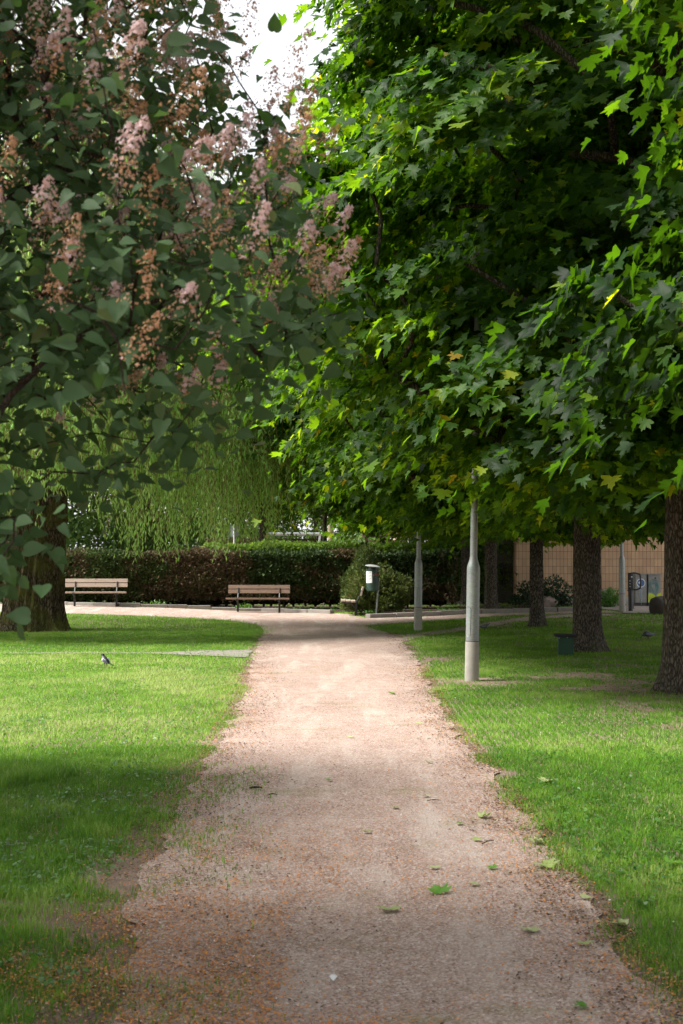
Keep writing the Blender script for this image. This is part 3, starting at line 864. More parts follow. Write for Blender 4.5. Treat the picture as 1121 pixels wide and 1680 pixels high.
def broadleaf(name_mesh, prof, base, nb, per, size, tmpl, r0, seed, spread=(0.95, 0.8, 0.26), shell=0.45, top_th=0.85, tone_mu=0.45, hang=0.9, zmin=None):
    """prof: list of (z, radius). returns (trunk_mesh, crown_mesh) around origin"""
    r = rng(seed)
    zs = np.array([p[0] for p in prof]); rs = np.array([p[1] for p in prof])
    # boughs, area weighted in z
    zz = np.linspace(zs[0], zs[-1], 400); rr = np.interp(zz, zs, rs)
    w = rr + 0.25; cdf = np.cumsum(w) / w.sum()
    z = np.interp(r.random(nb), cdf, zz)
    a = r.uniform(0, 2 * PI, nb)
    lump = 1 + 0.16 * np.sin(3 * a + z * 1.1 + seed) + 0.10 * np.sin(5 * a - z * 1.9 + 2 * seed)
    frac = 1 - (1 - shell) * r.random(nb) ** 1.8
    R_ = np.interp(z, zs, rs) * lump * frac
    c = np.stack([np.cos(a) * R_, np.sin(a) * R_, z], 1)
    o = np.stack([np.cos(a), np.sin(a), np.zeros(nb)], 1)
    s = np.stack([-np.sin(a), np.cos(a), np.zeros(nb)], 1)
    # skeleton
    trunk = [Vector((0, 0, q)) for q in np.linspace(0, prof[-1][0] * top_th, 9)]
    sel = c[:min(nb, 230)] - o[:min(nb, 230)] * 0.35 * spread[0]
    nodes, par, rad = grow(trunk, [tuple(v) for v in sel], r0 * 0.9, 0.008, seed)
    mb = limbs_mesh(nodes, par, rad, skip=9)
    path = trunk; radii = [max(0.03, r0 * (1 - 0.92 * (q / (len(trunk) - 1)) ** 1.3)) for q in range(len(trunk))]
    TV, TF = trunk_mesh(path, radii, 48, 0.07, 0.42, seed)
    tm = merge_mb(TV, TF, mb)
    # leaves
    bi = np.repeat(np.arange(nb), per); n = len(bi)
    scale = (0.7 + 0.6 * r.random(nb))[bi]
    u = r.normal(0, 0.42, n) * spread[0] * scale; v = r.normal(0, 0.42, n) * spread[1] * scale; wz = r.normal(0, 0.45, n) * spread[2]
    droop = (-0.30 * (u + 0.4) * np.abs(u + 0.4) - 0.22 * v * v) * (1.0 / spread[0])
    tilt = r.normal(0, 0.22, nb)[bi]
    pos = c[bi] + o[bi] * u[:, None] + s[bi] * v[:, None]
    pos[:, 2] += wz + droop + tilt * v - 0.18 * u
    yaw = r.normal(0, 0.6, n)
    tipd = o[bi] * np.cos(yaw)[:, None] + s[bi] * np.sin(yaw)[:, None]
    tipd[:, 2] -= r.uniform(0.25, 1.5, n) * hang
    nr = np.zeros((n, 3)); nr[:, 2] = 1.0
    nr += o[bi] * r.uniform(0.2, 1.4, n)[:, None] + r.normal(0, 0.32, (n, 3))
    sz = size * r.uniform(0.65, 1.15, n)
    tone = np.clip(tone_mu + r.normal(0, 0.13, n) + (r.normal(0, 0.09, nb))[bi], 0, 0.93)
    tip_new = r.random(n) < 0.02
    tone = np.where(tip_new, r.uniform(0.9, 1.0, n), tone)
    if zmin is not None:
        k = pos[:, 2] > zmin + 0.25 * np.sin(pos[:, 0] * 2.1) * np.cos(pos[:, 1] * 1.7)
        pos, tipd, nr, sz, tone = pos[k], tipd[k], nr[k], sz[k], tone[k]
    T, Fm = leaf_template(tmpl)
    V, F, t = place_leaves(T, Fm, pos, tipd, nr, sz, tone, r)
    return tm, np_mesh(name_mesh, V, F, t)

def put_tree(name, tm, cm, loc, rz, sc, label, cat, mt, bm_, group=None):
    e = empty(name, loc, label, cat, group, rz)
    e.scale = sc if hasattr(sc, '__len__') else (sc, sc, sc)
    t = link('trunk', tm, bm_, e, smooth=True)
    c = link('crown', cm, mt, e)
    return e

# profiles: foremost tree A, tree B with high outer skirt, tree C wide low
profA = [(2.3, 2.0), (2.7, 3.1), (3.3, 3.4), (4.0, 2.7), (5, 2.3), (6.2, 3.5), (8, 3.8), (10, 2.6), (11.5, 0.8)]  # upper crown, out of view, widened to shade the lower boughs
profB = [(2.3, 2.0), (2.7, 2.9), (3.6, 3.6), (4.6, 4.2), (5.8, 4.75), (7.0, 4.85), (7.8, 4.6), (8.4, 4.2), (9.8, 3.2), (11.5, 1.2)]
profC = [(2.2, 2.4), (2.8, 3.9), (3.6, 5.2), (5.0, 6.0), (7, 5.6), (9, 4.9), (11, 3.6), (12.8, 1.4)]
tA, cA = broadleaf('crown_near', profA, 0, 420, 75, 0.15, 'maple', 0.22, 21, (0.62, 0.6, 0.14), tone_mu=0.20)  # low leaf tone darkens this crown in place of real shade
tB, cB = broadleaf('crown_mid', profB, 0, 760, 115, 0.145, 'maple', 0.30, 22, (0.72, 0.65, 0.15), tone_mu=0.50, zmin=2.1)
def slim(r0):
    return broadleaf('x', profC, 0, 900, 2, 0.14, 'maple_low', r0, 23, (0.85, 0.75, 0.18))[0]
tC, cC = broadleaf('crown_far', profC, 0, 900, 125, 0.14, 'maple_low', 0.25, 23, (0.85, 0.75, 0.18), tone_mu=0.5, zmin=2.15)
tC2 = slim(0.13)
profE = [(2.7, 1.8), (3.2, 3.2), (3.9, 4.4), (5.0, 5.4), (7, 5.5), (9, 4.9), (11, 3.6), (12.8, 1.4)]
tE, cE = broadleaf('crown_high', profE, 0, 700, 110, 0.15, 'maple_low', 0.22, 24, (0.9, 0.8, 0.2))
G_M = 'maple trees lined up along the right side of the path'
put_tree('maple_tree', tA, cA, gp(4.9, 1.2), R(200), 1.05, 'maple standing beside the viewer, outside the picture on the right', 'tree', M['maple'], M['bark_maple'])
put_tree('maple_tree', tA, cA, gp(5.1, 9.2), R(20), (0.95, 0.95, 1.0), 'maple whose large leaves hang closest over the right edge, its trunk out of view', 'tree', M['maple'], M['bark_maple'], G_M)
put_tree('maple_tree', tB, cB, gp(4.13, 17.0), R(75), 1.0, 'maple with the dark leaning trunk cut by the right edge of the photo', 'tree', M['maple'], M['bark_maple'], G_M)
put_tree('maple_tree', tC, cC, gp(4.17, 24.2), R(0), (0.92, 0.92, 0.94), 'maple with the thick ridged trunk beside the small green box', 'tree', M['maple'], M['bark_maple'], G_M)
put_tree('maple_tree', tC2, cC, gp(4.52, 33.0), R(0), (1.18, 0.98, 0.95), 'maple with the slim pale trunk standing by the dirt trail', 'tree', M['maple'], M['bark_maple'], G_M)
put_tree('maple_tree', tE, cE, gp(4.25, 40.5), R(250), (0.85, 0.85, 1.0), 'maple with its trunk directly behind the stone kerb, right of the nearest lamp post', 'tree', M['maple'], M['bark_maple'], G_M)
put_tree('maple_tree', tE, cE, gp(4.15, 47.5), R(60), (0.8, 0.8, 0.97), 'maple behind the kerb with a root flare, left of the nearest lamp post', 'tree', M['maple'], M['bark_maple'], G_M)
put_tree('maple_tree', tE, cE, gp(3.95, 53.5), R(190), (0.8, 0.8, 0.95), 'maple with a black trunk in the gap at the end of the hedge', 'tree', M['maple'], M['bark_maple'], G_M)
# maples beyond the hedge
put_tree('maple_tree', tE, cE, gp(-2.85, 51.5), R(100), (0.60, 0.60, 1.22), 'dark maple with a short thick trunk rising behind the hedge', 'tree', M['maple'], M['bark_maple'])

# distant trees
profD = [(1.8, 1.6), (3.0, 3.6), (5, 5.0), (8, 5.4), (11, 4.6), (13.5, 3.0), (15, 1.0)]
tD, cD = broadleaf('crown_distant', profD, 0, 420, 60, 0.26, 'oval', 0.28, 31, (1.2, 1.1, 0.6), hang=0.4)
profS = [(2.0, 0.8), (2.6, 1.7), (3.6, 2.3), (5.0, 2.0), (6.4, 1.0)]
tS, cS = broadleaf('crown_small', profS, 0, 110, 60, 0.10, 'oval', 0.09, 32, (0.6, 0.6, 0.25), hang=0.4)
put_tree('young_tree', tS, cS, at(533, 915, 56) * Vector((1, 1, 0)) if False else gp(at(533, 900, 56).x, 56), 0, (1.15, 1.15, 1.55), 'young tree with thin upright trunk and airy crown beside the cream post', 'tree', M['distant'], M['bark_maple'])
put_tree('park_tree', tD, cD, gp(-9.9, 4.6), R(35), (0.74, 0.74, 1.05), 'tall tree outside the picture on the left that shades the near lawn', 'tree', M['distant'], M['bark_maple'])
DT = [(-8.5, 62, 0.9, 15, 'tree close behind the hedge at the left bench'), (-14, 60, 0.95, 95, 'tree behind the hedge at the left edge'), (-19, 74, 1.0, 10, 'distant tree hidden behind the willow trunk'), (-11.5, 84, 1.1, 70, 'distant tree behind the left end of the hedge'), (-6.5, 92, 1.0, 130, 'distant round tree above the grey board'), (-1.5, 86, 0.85, 200, 'distant tree behind the playground swing'),
      (4.5, 98, 1.05, 260, 'distant tree behind the cream post'), (12, 95, 1.1, 310, 'distant tree behind the pink house'), (-27, 88, 1.2, 40, 'distant tree at the far left beyond the hedge'), (20, 100, 1.2, 90, 'distant tree behind the tiled building')]
for x, y, s, a, l in DT:
    put_tree('park_tree', tD, cD, gp(x, y), R(a), s, l, 'tree', M['distant'], M['bark_maple'], 'trees beyond the playground')

# ------------------------------------------------------------------ willow
def willow():
    r = rng(77); WX, WY = -6.75, 31.2
    base = gp(WX, WY, -0.05)
    e = empty('willow_tree', base, 'huge weeping willow with a mossy ridged trunk and long hanging strands', 'tree')
    trunk = [Vector((0, 0, 0)), Vector((0.02, 0, 1.2)), Vector((0.05, 0, 2.4)), Vector((0.15, 0.1, 4.0)), Vector((0.2, 0.2, 6.5)), Vector((0.1, 0.3, 9.5)), Vector((0, 0, 12))]
    tips = []
    nb = 130
    a = r.uniform(0, 2 * PI, nb); el = r.uniform(0.05, 1.45, nb)
    for i in range(nb):
        rr = 5.0 * math.cos(el[i]) ** 0.6 * r.uniform(0.55, 1.0)
        tips.append((math.cos(a[i]) * rr, math.sin(a[i]) * rr, 4.6 + 9.3 * math.sin(el[i]) * r.uniform(0.8, 1)))
    nodes, par, rad = grow(trunk, tips, 0.5, 0.012, 5, 0.12, step=0.8)
    mb = limbs_mesh(nodes, par, rad, skip=7)
    TV, TF = trunk_mesh(trunk, [0.66, 0.60, 0.60, 0.50, 0.38, 0.22, 0.08], 110, 0.085, 0.34, 9, 6, 0.04)
    me = merge_mb(TV, TF, mb)
    link('trunk', me, M['bark_willow'], e, smooth=True)
    # strands
    tips = np.array(tips)
    ns = 3700
    ti = r.integers(0, nb, ns)
    p0 = tips[ti] + r.normal(0, 0.55, (ns, 3))
    ang = np.arctan2(p0[:, 1], p0[:, 0]) + r.normal(0, 0.5, ns)
    fr = r.random(ns) < 0.6
    fa = r.uniform(-PI, 0, ns); frr = r.uniform(3.4, 5.1, ns)
    p0[fr] = np.stack([np.cos(fa) * frr, np.sin(fa) * frr, r.uniform(3.6, 8.5, ns)], 1)[fr]; ang = np.where(fr, fa, ang)
    od = np.stack([np.cos(ang), np.sin(ang)], 1)
    zend = 2.05 + 2.6 * r.random(ns) ** 1.4
    gap = 0.5 * np.sin(ang * 4 + 1) + 0.4 * np.sin(ang * 9)
    zend = zend + np.clip(gap, -0.4, 0.8)
    # the front left part lifts clear of the bench
    L = np.clip(p0[:, 2] - zend, 0.8, 4.8)
    K = 64
    t = np.linspace(0, 1, K)[None, :]
    out = 0.75 * (1 - np.exp(-t * 3.5)) * r.uniform(0.4, 1.3, ns)[:, None]
    sway = 0.08 * np.sin(t * 5 + r.uniform(0, 6, ns)[:, None])
    px = p0[:, 0:1] + od[:, 0:1] * (out + sway); py = p0[:, 1:2] + od[:, 1:2] * (out + sway) + 0.05 * np.cos(t * 6 + r.uniform(0, 6, ns)[:, None])
    pz = p0[:, 2:3] + 0.15 * np.sin(np.minimum(t * 4, PI)) - L[:, None] * t
    P = np.stack([px, py, pz], 2)
    # leaves: count follows length
    keep = (np.arange(K)[None, :] * 0 + r.random((ns, K))) < (L[:, None] / 4.8) * 0.95 + 0.1
    keep &= t > 0.08
    bi, ki = np.nonzero(keep)
    pos = P[bi, ki] + r.normal(0, 0.025, (len(bi), 3))
    n = len(pos)
    a2 = r.uniform(0, 2 * PI, n)
    tip = np.stack([np.cos(a2) * 0.55, np.sin(a2) * 0.55, -np.ones(n) * r.uniform(0.5, 1.6, n)], 1)
    nr = np.stack([np.cos(a2), np.sin(a2), 0.6 * np.ones(n)], 1) + r.normal(0, 0.3, (n, 3))
    tip = unit(tip); side = unit(np.cross(tip, nr))
    Ls = r.uniform(0.09, 0.16, n)[:, None]; Wd = 0.016
    clump = (r.normal(0, 0.14, ns) + r.normal(0, 0.10, nb)[ti])[bi]
    tone = np.clip(0.5 + clump + r.normal(0, 0.12, n), 0, 0.93); tone = np.where(r.random(n) < 0.03, 1.0, tone)
    v = np.stack([pos, pos + tip * Ls * 0.45 + side * Wd, pos + tip * Ls, pos + tip * Ls * 0.45 - side * Wd], 1).reshape(-1, 3)
    f = (np.arange(n)[:, None, None] * 4 + np.array([[0, 1, 2], [0, 2, 3]])[None]).reshape(-1, 3)
    me = np_mesh('willow_leaves', v, f, np.repeat(tone, 4))
    link('crown', me, M['willow'], e)
    # twigs as thin three sided threads
    S_ = 9; ts = np.linspace(0, K - 1, S_).astype(int)
    Q = P[:, ts]
    rads = np.linspace(0.007, 0.003, S_)[None, :, None]
    vv = []
    for j in range(3):
        th = 2 * PI * j / 3
        vv.append(Q + np.array([math.cos(th), math.sin(th), 0]) * rads)
    vv = np.stack(vv, 2)  # ns,S,3,3
    idx = np.arange(ns * S_ * 3).reshape(ns, S_, 3)
    fs = []
    for j in range(3):
        k2 = (j + 1) % 3
        fs.append(np.stack([idx[:, :-1, j].ravel(), idx[:, :-1, k2].ravel(), idx[:, 1:, k2].ravel(), idx[:, 1:, j].ravel()], 1))
    me = np_mesh('willow_twigs', vv.reshape(-1, 3), np.concatenate(fs), None)
    link('hanging_twigs', me, M['willow_twig'], e)
M['willow_twig'] = simple('willow_twig', (0.22, 0.17, 0.05), 0.7)
willow()

# ------------------------------------------------------------------ lilac bush
def lilac():
    r = rng(101)
    base = gp(-2.35, 5.3)
    B = np.array(base)
    e = empty('lilac_bush', base, 'big lilac arching in from the left with heart shaped leaves and fading pink brown blossom', 'bush')
    # silhouette from the photo: right boundary as height -> farthest x (metres at y = 4.7)
    def bx(z):
        return np.interp(z, [1.0, 1.45, 1.62, 1.80, 2.00, 2.14, 2.25, 2.37, 2.55, 2.80, 3.05, 3.25, 3.45, 3.9, 4.6], [-1.18, -1.05, -0.93, -0.72, -0.48, -0.34, -0.16, -0.02, -0.16, -0.12, -0.15, -0.27, -0.38, -0.55, -1.0])
    n = 16000
    z = r.uniform(1.15, 4.9, n); x = r.uniform(-3.3, 0.1, n); y = r.uniform(3.75, 6.3, n)
    pxl = 560.5 + x / y * FP; pyl = 915 - (z - CAMZ) / y * FP
    outline = np.array([(-900, -500), (330, -500), (318, 40), (365, 130), (440, 195), (475, 280), (495, 345), (445, 420), (500, 485), (545, 520), (490, 555), (440, 590), (400, 640), (335, 690), (300, 715), (215, 748), (100, 735), (35, 830), (10, 940), (-100, 975), (-900, 980)], float)
    k = inside(pxl, pyl, outline)
    lowz = sst((pyl - 480) / 200.0) * (pyl < 800)
    k &= r.random(n) > lowz * 0.62
    k &= (pyl < 780) | (y < 4.7)
    k &= (x > -2.6 + 0.2 * y * 0) | (z > 1.6)
    P = np.stack([x, y, z], 1)[k][:1500]
    # boundary tips: arching branch ends on the right
    ex = [(560, 525, 4.6), (510, 480, 4.6), (470, 560, 4.7), (500, 330, 4.7), (480, 270, 4.9), (455, 200, 4.9), (395, 150, 4.8), (350, 90, 4.7), (440, 620, 4.6), (340, 715, 4.5), (290, 740, 4.4), (220, 770, 4.6), (160, 790, 4.5), (25, 860, 4.2), (10, 900, 4.0), (500, 420, 4.8), (530, 500, 4.7), (420, 590, 4.6), (440, 400, 4.7), (45, 815, 4.3)]
    E = np.array([list(at(px, py - 12, yy)) for px, py, yy in ex])
    tips = np.concatenate([E, P])
    tips_l = tips - B
    trunk = [Vector((0, 0, 0)), Vector((0.1, -0.05, 0.5)), Vector((0.22, -0.12, 1.0)), Vector((0.38, -0.25, 1.5)), Vector((0.62, -0.38, 2.0))]
    nodes, par, rad = grow(trunk, [tuple(v) for v in tips_l], 0.055, 0.0028, 8, 0.14, step=0.16)
    mb = limbs_mesh(nodes, par, rad, skip=5)
    mb.tube(trunk, [0.08, 0.07, 0.06, 0.05, 0.035], 12)
    mb.tube([(0.05, 0.1, 0), (-0.25, 0.2, 1.0), (-0.4, 0.1, 2.2), (-0.2, -0.3, 3.0)], [0.07, 0.06, 0.045, 0.02], 10)
    mb.tube([(-0.05, -0.1, 0), (0.5, -0.5, 0.8), (0.7, -0.9, 1.6), (1.1, -0.8, 2.2)], [0.06, 0.05, 0.04, 0.015], 10)
    mb.build('stems', M['bark_twig'], e, smooth=True)
    # leaves: opposite pairs around each tip
    nt_ = len(tips_l)
    per = 16
    bi = np.repeat(np.arange(nt_), per); n = len(bi)
    cen = np.array([0.5, -0.3, 1.2])
    o = unit(tips_l - cen + np.array([0, 0, 0.3]))
    pos = tips_l[bi] + r.normal(0, 0.075, (n, 3))
    back = r.uniform(-0.05, 0.16, n)
    pos -= o[bi] * back[:, None]
    rad_dir = r.normal(0, 1, (n, 3)); rad_dir[:, 2] *= 0.35
    tip = unit(rad_dir) + o[bi] * 0.45; tip[:, 2] -= r.uniform(0.1, 1.0, n)
    nr = np.stack([np.zeros(n), np.full(n, -0.95), np.full(n, 0.8)], 1) + o[bi] * 0.3 + r.normal(0, 0.42, (n, 3))
    sz = r.uniform(0.034, 0.076, n)
    tone = np.clip(0.45 + r.normal(0, 0.16, n) + r.normal(0, 0.1, nt_)[bi], 0, 0.94)
    tone = np.where(r.random(n) < 0.02, 1, tone)
    T, Fm = leaf_template('lilac')
    v, f, t = place_leaves(T, Fm, pos, tip, nr, sz, tone, r)
    link('leaves', np_mesh('lilac_leaves', v, f, t), M['lilac'], e, smooth=True)
    # panicles
    cand = tips_l[(tips[:, 2] > 1.95)]
    cw = tips[(tips[:, 2] > 1.95)]
    ppx = cw[:, 0] / cw[:, 1] * FP; ppy = (cw[:, 2] - CAMZ) / cw[:, 1] * FP
    front = np.array([((np.hypot(ppx - ppx[q], ppy - ppy[q]) < 26) & (cw[:, 1] < cw[q, 1] - .08)).sum() for q in range(len(cw))])
    pr = 0.30 + 0.75 * sst((cw[:, 2] - 2.1) / 0.7) + 0.25 * (cw[:, 0] > -0.6)
    sel = (r.random(len(cand)) < pr) & (front <= 3)
    sel |= (r.random(len(cand)) < 0.08)
    C = cand[sel]; m = len(C)
    od = unit(unit(C - cen) + np.array([0, -0.3, 0.75]) + r.normal(0, 0.25, (m, 3)))
    fl = 125
    bi = np.repeat(np.arange(m), fl); n = len(bi)
    Lp = r.uniform(0.10, 0.19, m)
    C = C + od * 0.06 + np.array([0, -0.09, 0.03])
    u = r.random(n) ** 0.8
    a1 = unit(np.cross(od, np.array([0.3, 0.7, 0.2]))); a2 = np.cross(od, a1)
    th = r.uniform(0, 2 * PI, n); wr = (0.042 * (1 - u) ** 0.7 + 0.006) * r.uniform(0.35, 1.25, n) * (0.75 + 0.5 * np.sin(u * 18 + bi) ** 2)
    pos = C[bi] + od[bi] * (u * Lp[bi])[:, None] + a1[bi] * (np.cos(th) * wr)[:, None] + a2[bi] * (np.sin(th) * wr)[:, None]
    # four petalled florets: two crossing diamonds
    nn = unit(a1[bi] * np.cos(th)[:, None] + a2[bi] * np.sin(th)[:, None] + od[bi] * 0.4 + r.normal(0, 0.4, (n, 3)))
    s1 = unit(np.cross(nn, r.normal(0, 1, (n, 3)))); s2 = np.cross(nn, s1)
    pink = r.random(m)
    print('panicles', m)
    fade = np.clip(0.18 + 0.5 * pink[bi] * (r.random(n) < 0.75) + r.normal(0, 0.10, n), 0, 1)
    fresh = (r.random(m) < 0.6)[bi] & (u + r.normal(0, 0.15, n) > 0.5)
    fade = np.where(fresh, r.uniform(0.72, 1.0, n), fade)
    q = (np.where(fresh, 0.0085, 0.0062) * r.uniform(0.7, 1.2, n))[:, None]
    w = q * 0.42
    V5 = []
    for d1, d2 in ((s1, s2), (s2, s1)):
        V5 += [pos + d1 * q + nn * 0.002, pos + d2 * w, pos - d1 * q + nn * 0.002, pos - d2 * w]
    v = np.stack(V5, 1).reshape(-1, 3)
    f = (np.arange(n)[:, None, None] * 8 + np.array([[0, 1, 2], [0, 2, 3], [4, 5, 6], [4, 6, 7]])[None]).reshape(-1, 3)
    link('blossoms', np_mesh('lilac_blossoms', v, f, np.repeat(fade, 8)), M['florets'], e)
    return e
LIL = lilac()
l2 = copy_tree(LIL); l2.location = gp(-5.2, 9.6); l2.scale = (1.15, 1.25, 1.15); l2['label'] = 'second lilac bush just outside the left edge that shades the near left lawn'

# ------------------------------------------------------------------ hedges and shrubs
def sprigs(P, D, size, tone, r, nleaf=7, w=0.22):
    """little sprays of narrow leaves at P pointing along D"""
    n = len(P)
    bi = np.repeat(np.arange(n), nleaf); m = len(bi)
    pos = P[bi] + r.normal(0, 0.3, (m, 3)) * size[bi][:, None]
    tip = unit(D[bi] + r.normal(0, 0.65, (m, 3)))
    side = unit(np.cross(tip, r.normal(0, 1, (m, 3))))
    L = (size[bi] * r.uniform(0.5, 1.1, m))[:, None]
    t = np.clip(tone[bi] + r.normal(0, 0.06, m), 0, 1)
    v = np.stack([pos, pos + tip * L * .5 + side * L * w, pos + tip * L, pos + tip * L * .5 - side * L * w], 1).reshape(-1, 3)
    f = (np.arange(m)[:, None, None] * 4 + np.array([[0, 1, 2], [0, 2, 3]])[None]).reshape(-1, 3)
    return v, f, np.repeat(t, 4)

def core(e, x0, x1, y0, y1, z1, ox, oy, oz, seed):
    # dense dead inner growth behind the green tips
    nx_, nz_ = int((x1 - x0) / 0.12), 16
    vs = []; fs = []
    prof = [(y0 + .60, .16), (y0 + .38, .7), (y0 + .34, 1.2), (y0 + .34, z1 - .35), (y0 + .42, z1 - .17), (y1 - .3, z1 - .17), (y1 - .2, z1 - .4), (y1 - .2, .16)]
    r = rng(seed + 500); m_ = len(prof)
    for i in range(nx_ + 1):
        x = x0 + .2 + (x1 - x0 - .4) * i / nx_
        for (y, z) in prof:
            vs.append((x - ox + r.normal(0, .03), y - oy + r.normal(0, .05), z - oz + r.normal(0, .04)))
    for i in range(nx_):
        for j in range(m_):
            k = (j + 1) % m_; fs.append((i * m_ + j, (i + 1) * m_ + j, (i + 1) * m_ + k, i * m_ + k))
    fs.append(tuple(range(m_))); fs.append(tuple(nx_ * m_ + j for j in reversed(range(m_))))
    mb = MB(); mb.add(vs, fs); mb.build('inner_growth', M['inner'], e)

def hedge(name, x0, x1, y0, y1, z0, z1, n, size, label, mt, seed, tonefn, rag=0.16, under=0.3):
    r = rng(seed)
    e = empty(name, gp((x0 + x1) / 2, (y0 + y1) / 2), label, 'hedge')
    ox, oy, oz = e.location
    # woody core: stems
    mb = MB(); rr = random.Random(seed)
    for i in range(int((x1 - x0) / 0.35)):
        x = x0 + 0.2 + i * 0.35 + rr.uniform(-.1, .1); y = (y0 + y1) / 2 + rr.uniform(-.3, .1)
        for b in range(3):
            tx = x + rr.uniform(-.5, .5); ty = rr.uniform(y0 + .1, y1 - .1)
            mb.tube([(x - ox, y - oy, -0.02), ((x + tx) / 2 - ox, (y + ty) / 2 - oy, (z1) * 0.4), (tx - ox, ty - oy, z1 * 0.85)], [0.035, 0.025, 0.008], 5)
    mb.build('stems', M['bark_twig'], e)
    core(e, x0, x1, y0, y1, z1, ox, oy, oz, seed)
    per_y = (y1 - y0)
    fr = r.random(n)
    x = r.uniform(x0, x1, n)
    face = r.random(n)
    bul = 0.35 * fbm(x * 0.8 + seed, np.zeros(n) + 3, 2)
    z = z0 + (z1 - z0) * r.random(n) ** 0.9
    y = y0 + np.abs(r.normal(0, rag, n)) + 0.5 * np.abs(fbm(x * 0.9, z * 1.3 + 20, 3) - 0.3) + under * np.clip((z0 + 0.55 - z), 0, 1)
    topm = face < 0.32
    y = np.where(topm, r.uniform(y0 + .1, y1, n), y)
    z = np.where(topm, z1 - np.abs(r.normal(0, 0.10, n)) + 0.42 * (fbm(x * 1.3 + 9, y, 3) - 0.5), z)
    ends = (face > 0.32) & (face < 0.42)
    y = np.where(ends, r.uniform(y0, y1, n), y)
    x = np.where(ends, np.where(r.random(n) < 0.5, x0, x1) + r.normal(0, .08, n), x)
    inn = face > 0.85
    y = np.where(inn, r.uniform(y0 + .2, y1, n), y)
    hx = np.asarray(H(x, y))
    P = np.stack([x - ox, y - oy, z - oz + hx * 0 + 0.0], 1)
    D = np.stack([r.normal(0, .5, n), np.full(n, -0.8), r.uniform(0.2, 1.0, n)], 1)
    D[topm] = np.array([0, -0.2, 1]) + r.normal(0, .4, (topm.sum(), 3))
    v, f, t = sprigs(P, D, size * r.uniform(0.6, 1.3, n), tonefn(x, y, z, r), r)
    link('leaves', np_mesh(name, v, f, t), mt, e)
    return e

def yew_tone(x, y, z, r):
    n = len(x)
    dead = sst(1 - np.abs(x + 4.2) / 2.6) * (z < 1.95)
    nn = fbm(x * 1.1 + 4, z * 1.6 + 11, 3)
    d = (dead * 1.3 + (nn - 0.5) * 2.2 + 0.22 * (x > -2) + 0.2 * (z < 0.8)) + r.normal(0, .22, n) > 0.55
    return np.where(d, np.clip(0.76 + r.normal(0, .12, n), 0.6, 1), np.clip(0.25 + (x < -4.8) * 0.22 + r.normal(0, .12, n) + (nn - 0.5) * 0.3, 0, 0.56))
hedge('yew_hedge', -12.5, 3.4, 43.6, 45.2, 0.28, 1.70, 42000, 0.10, 'long dark yew hedge with brown dead patches behind the benches', M['yew'], 41, yew_tone)
hedge('privet_hedge', -4.5, 7.2, 47.6, 48.6, 0.1, 2.03, 18000, 0.10, 'bright green clipped hedge showing above and behind the dark yew hedge', M['privet'], 42, lambda x, y, z, r: np.clip(0.5 + r.normal(0, .2, len(x)) + 0.2 * (z > 1.9), 0, 1))

def shrub(name, cx, cy, rx, ry, rz, n, size, label, mt, seed, tone=0.5, lift=0.0, w=0.22, broad=False, lean=0.0):
    r = rng(seed)
    e = empty(name, gp(cx, cy), label, 'shrub')
    u = unit(r.normal(0, 1, (n, 3))); q = r.random(n) ** 0.4
    lump = 1 + 0.22 * np.sin(u[:, 0] * 5 + seed) * np.cos(u[:, 2] * 4 + seed * 2)
    P = u * np.array([rx, ry, rz]) * (q * lump)[:, None]
    P[:, 2] = np.abs(P[:, 2] + rz * 0.35) + lift
    P[:, 0] += lean * P[:, 2]
    D = unit(P + np.array([0, 0, 0.2])) + np.array([0, 0, 0.4])
    t = np.clip(tone + r.normal(0, .16, n) + 0.35 * (fbm(P[:, 0] * 3 + 5, P[:, 2] * 3 + seed, 2) - 0.5), 0, 1)
    if broad:
        T, Fm = leaf_template('oval')
        v, f, t = place_leaves(T, Fm, P, D + r.normal(0, .5, (n, 3)), D + r.normal(0, .6, (n, 3)), size * r.uniform(.7, 1.2, n), t, r)
    else:
        v, f, t = sprigs(P, D, size * r.uniform(.6, 1.3, n), t, r, w=w)
    mb = MB(); rr = random.Random(seed)
    for i in range(12):
        a = rr.uniform(0, 6.28)
        mb.tube([(0.04 * math.cos(a), 0.04 * math.sin(a), -0.02), (rx * .4 * math.cos(a), ry * .4 * math.sin(a), rz * .5), (rx * .8 * math.cos(a) + lean * rz, ry * .8 * math.sin(a), rz * rr.uniform(.6, 1.1))], [0.02, 0.014, 0.005], 5)
    mb.build('stems', M['bark_twig'], e)
    link('leaves', np_mesh(name, v, f, t), mt, e)
    return e
shrub('juniper_shrub', 1.0, 40.3, 0.95, 0.7, 0.85, 3300, 0.10, 'loose yellow green juniper behind the litter bin', M['juniper'], 51, 0.5, 0.15)
shrub('juniper_shrub', 0.7, 42.2, 0.7, 0.7, 1.35, 3600, 0.10, 'taller dark juniper leaning on the hedge above the end-on bench', M['juniper'], 52, 0.12, 0.1)
shrub('broadleaf_shrub', at(893, 980, 43.6).x, 43.8, 1.05, 0.7, 0.62, 2600, 0.10, 'low dark leafy shrub at the foot of the tan tiled wall', M['shrub'], 53, 0.5, 0.05, broad=True)
shrub('broadleaf_shrub', at(996, 985, 43).x, 42.6, 0.42, 0.35, 0.42, 700, 0.09, 'small pale leafy shrub left of the lamp post by the wall', M['weed'], 54, 0.4, 0.02, broad=True)
for i, (px, py, s, l) in enumerate([(612, 1004, 0.16, 'small broad leaved weed behind the corner of the right kerb'), (255, 990, 0.2, 'low weed in the bed between the two front benches'), (400, 995, 0.2, 'low weed under the middle bench')]):
    x, y = G(px, py + 6)
    shrub('weed', x, y + 0.25, s * 1.3, s, s * 0.6, 90, 0.08, l, M['weed'], 60 + i, 0.6, broad=True)

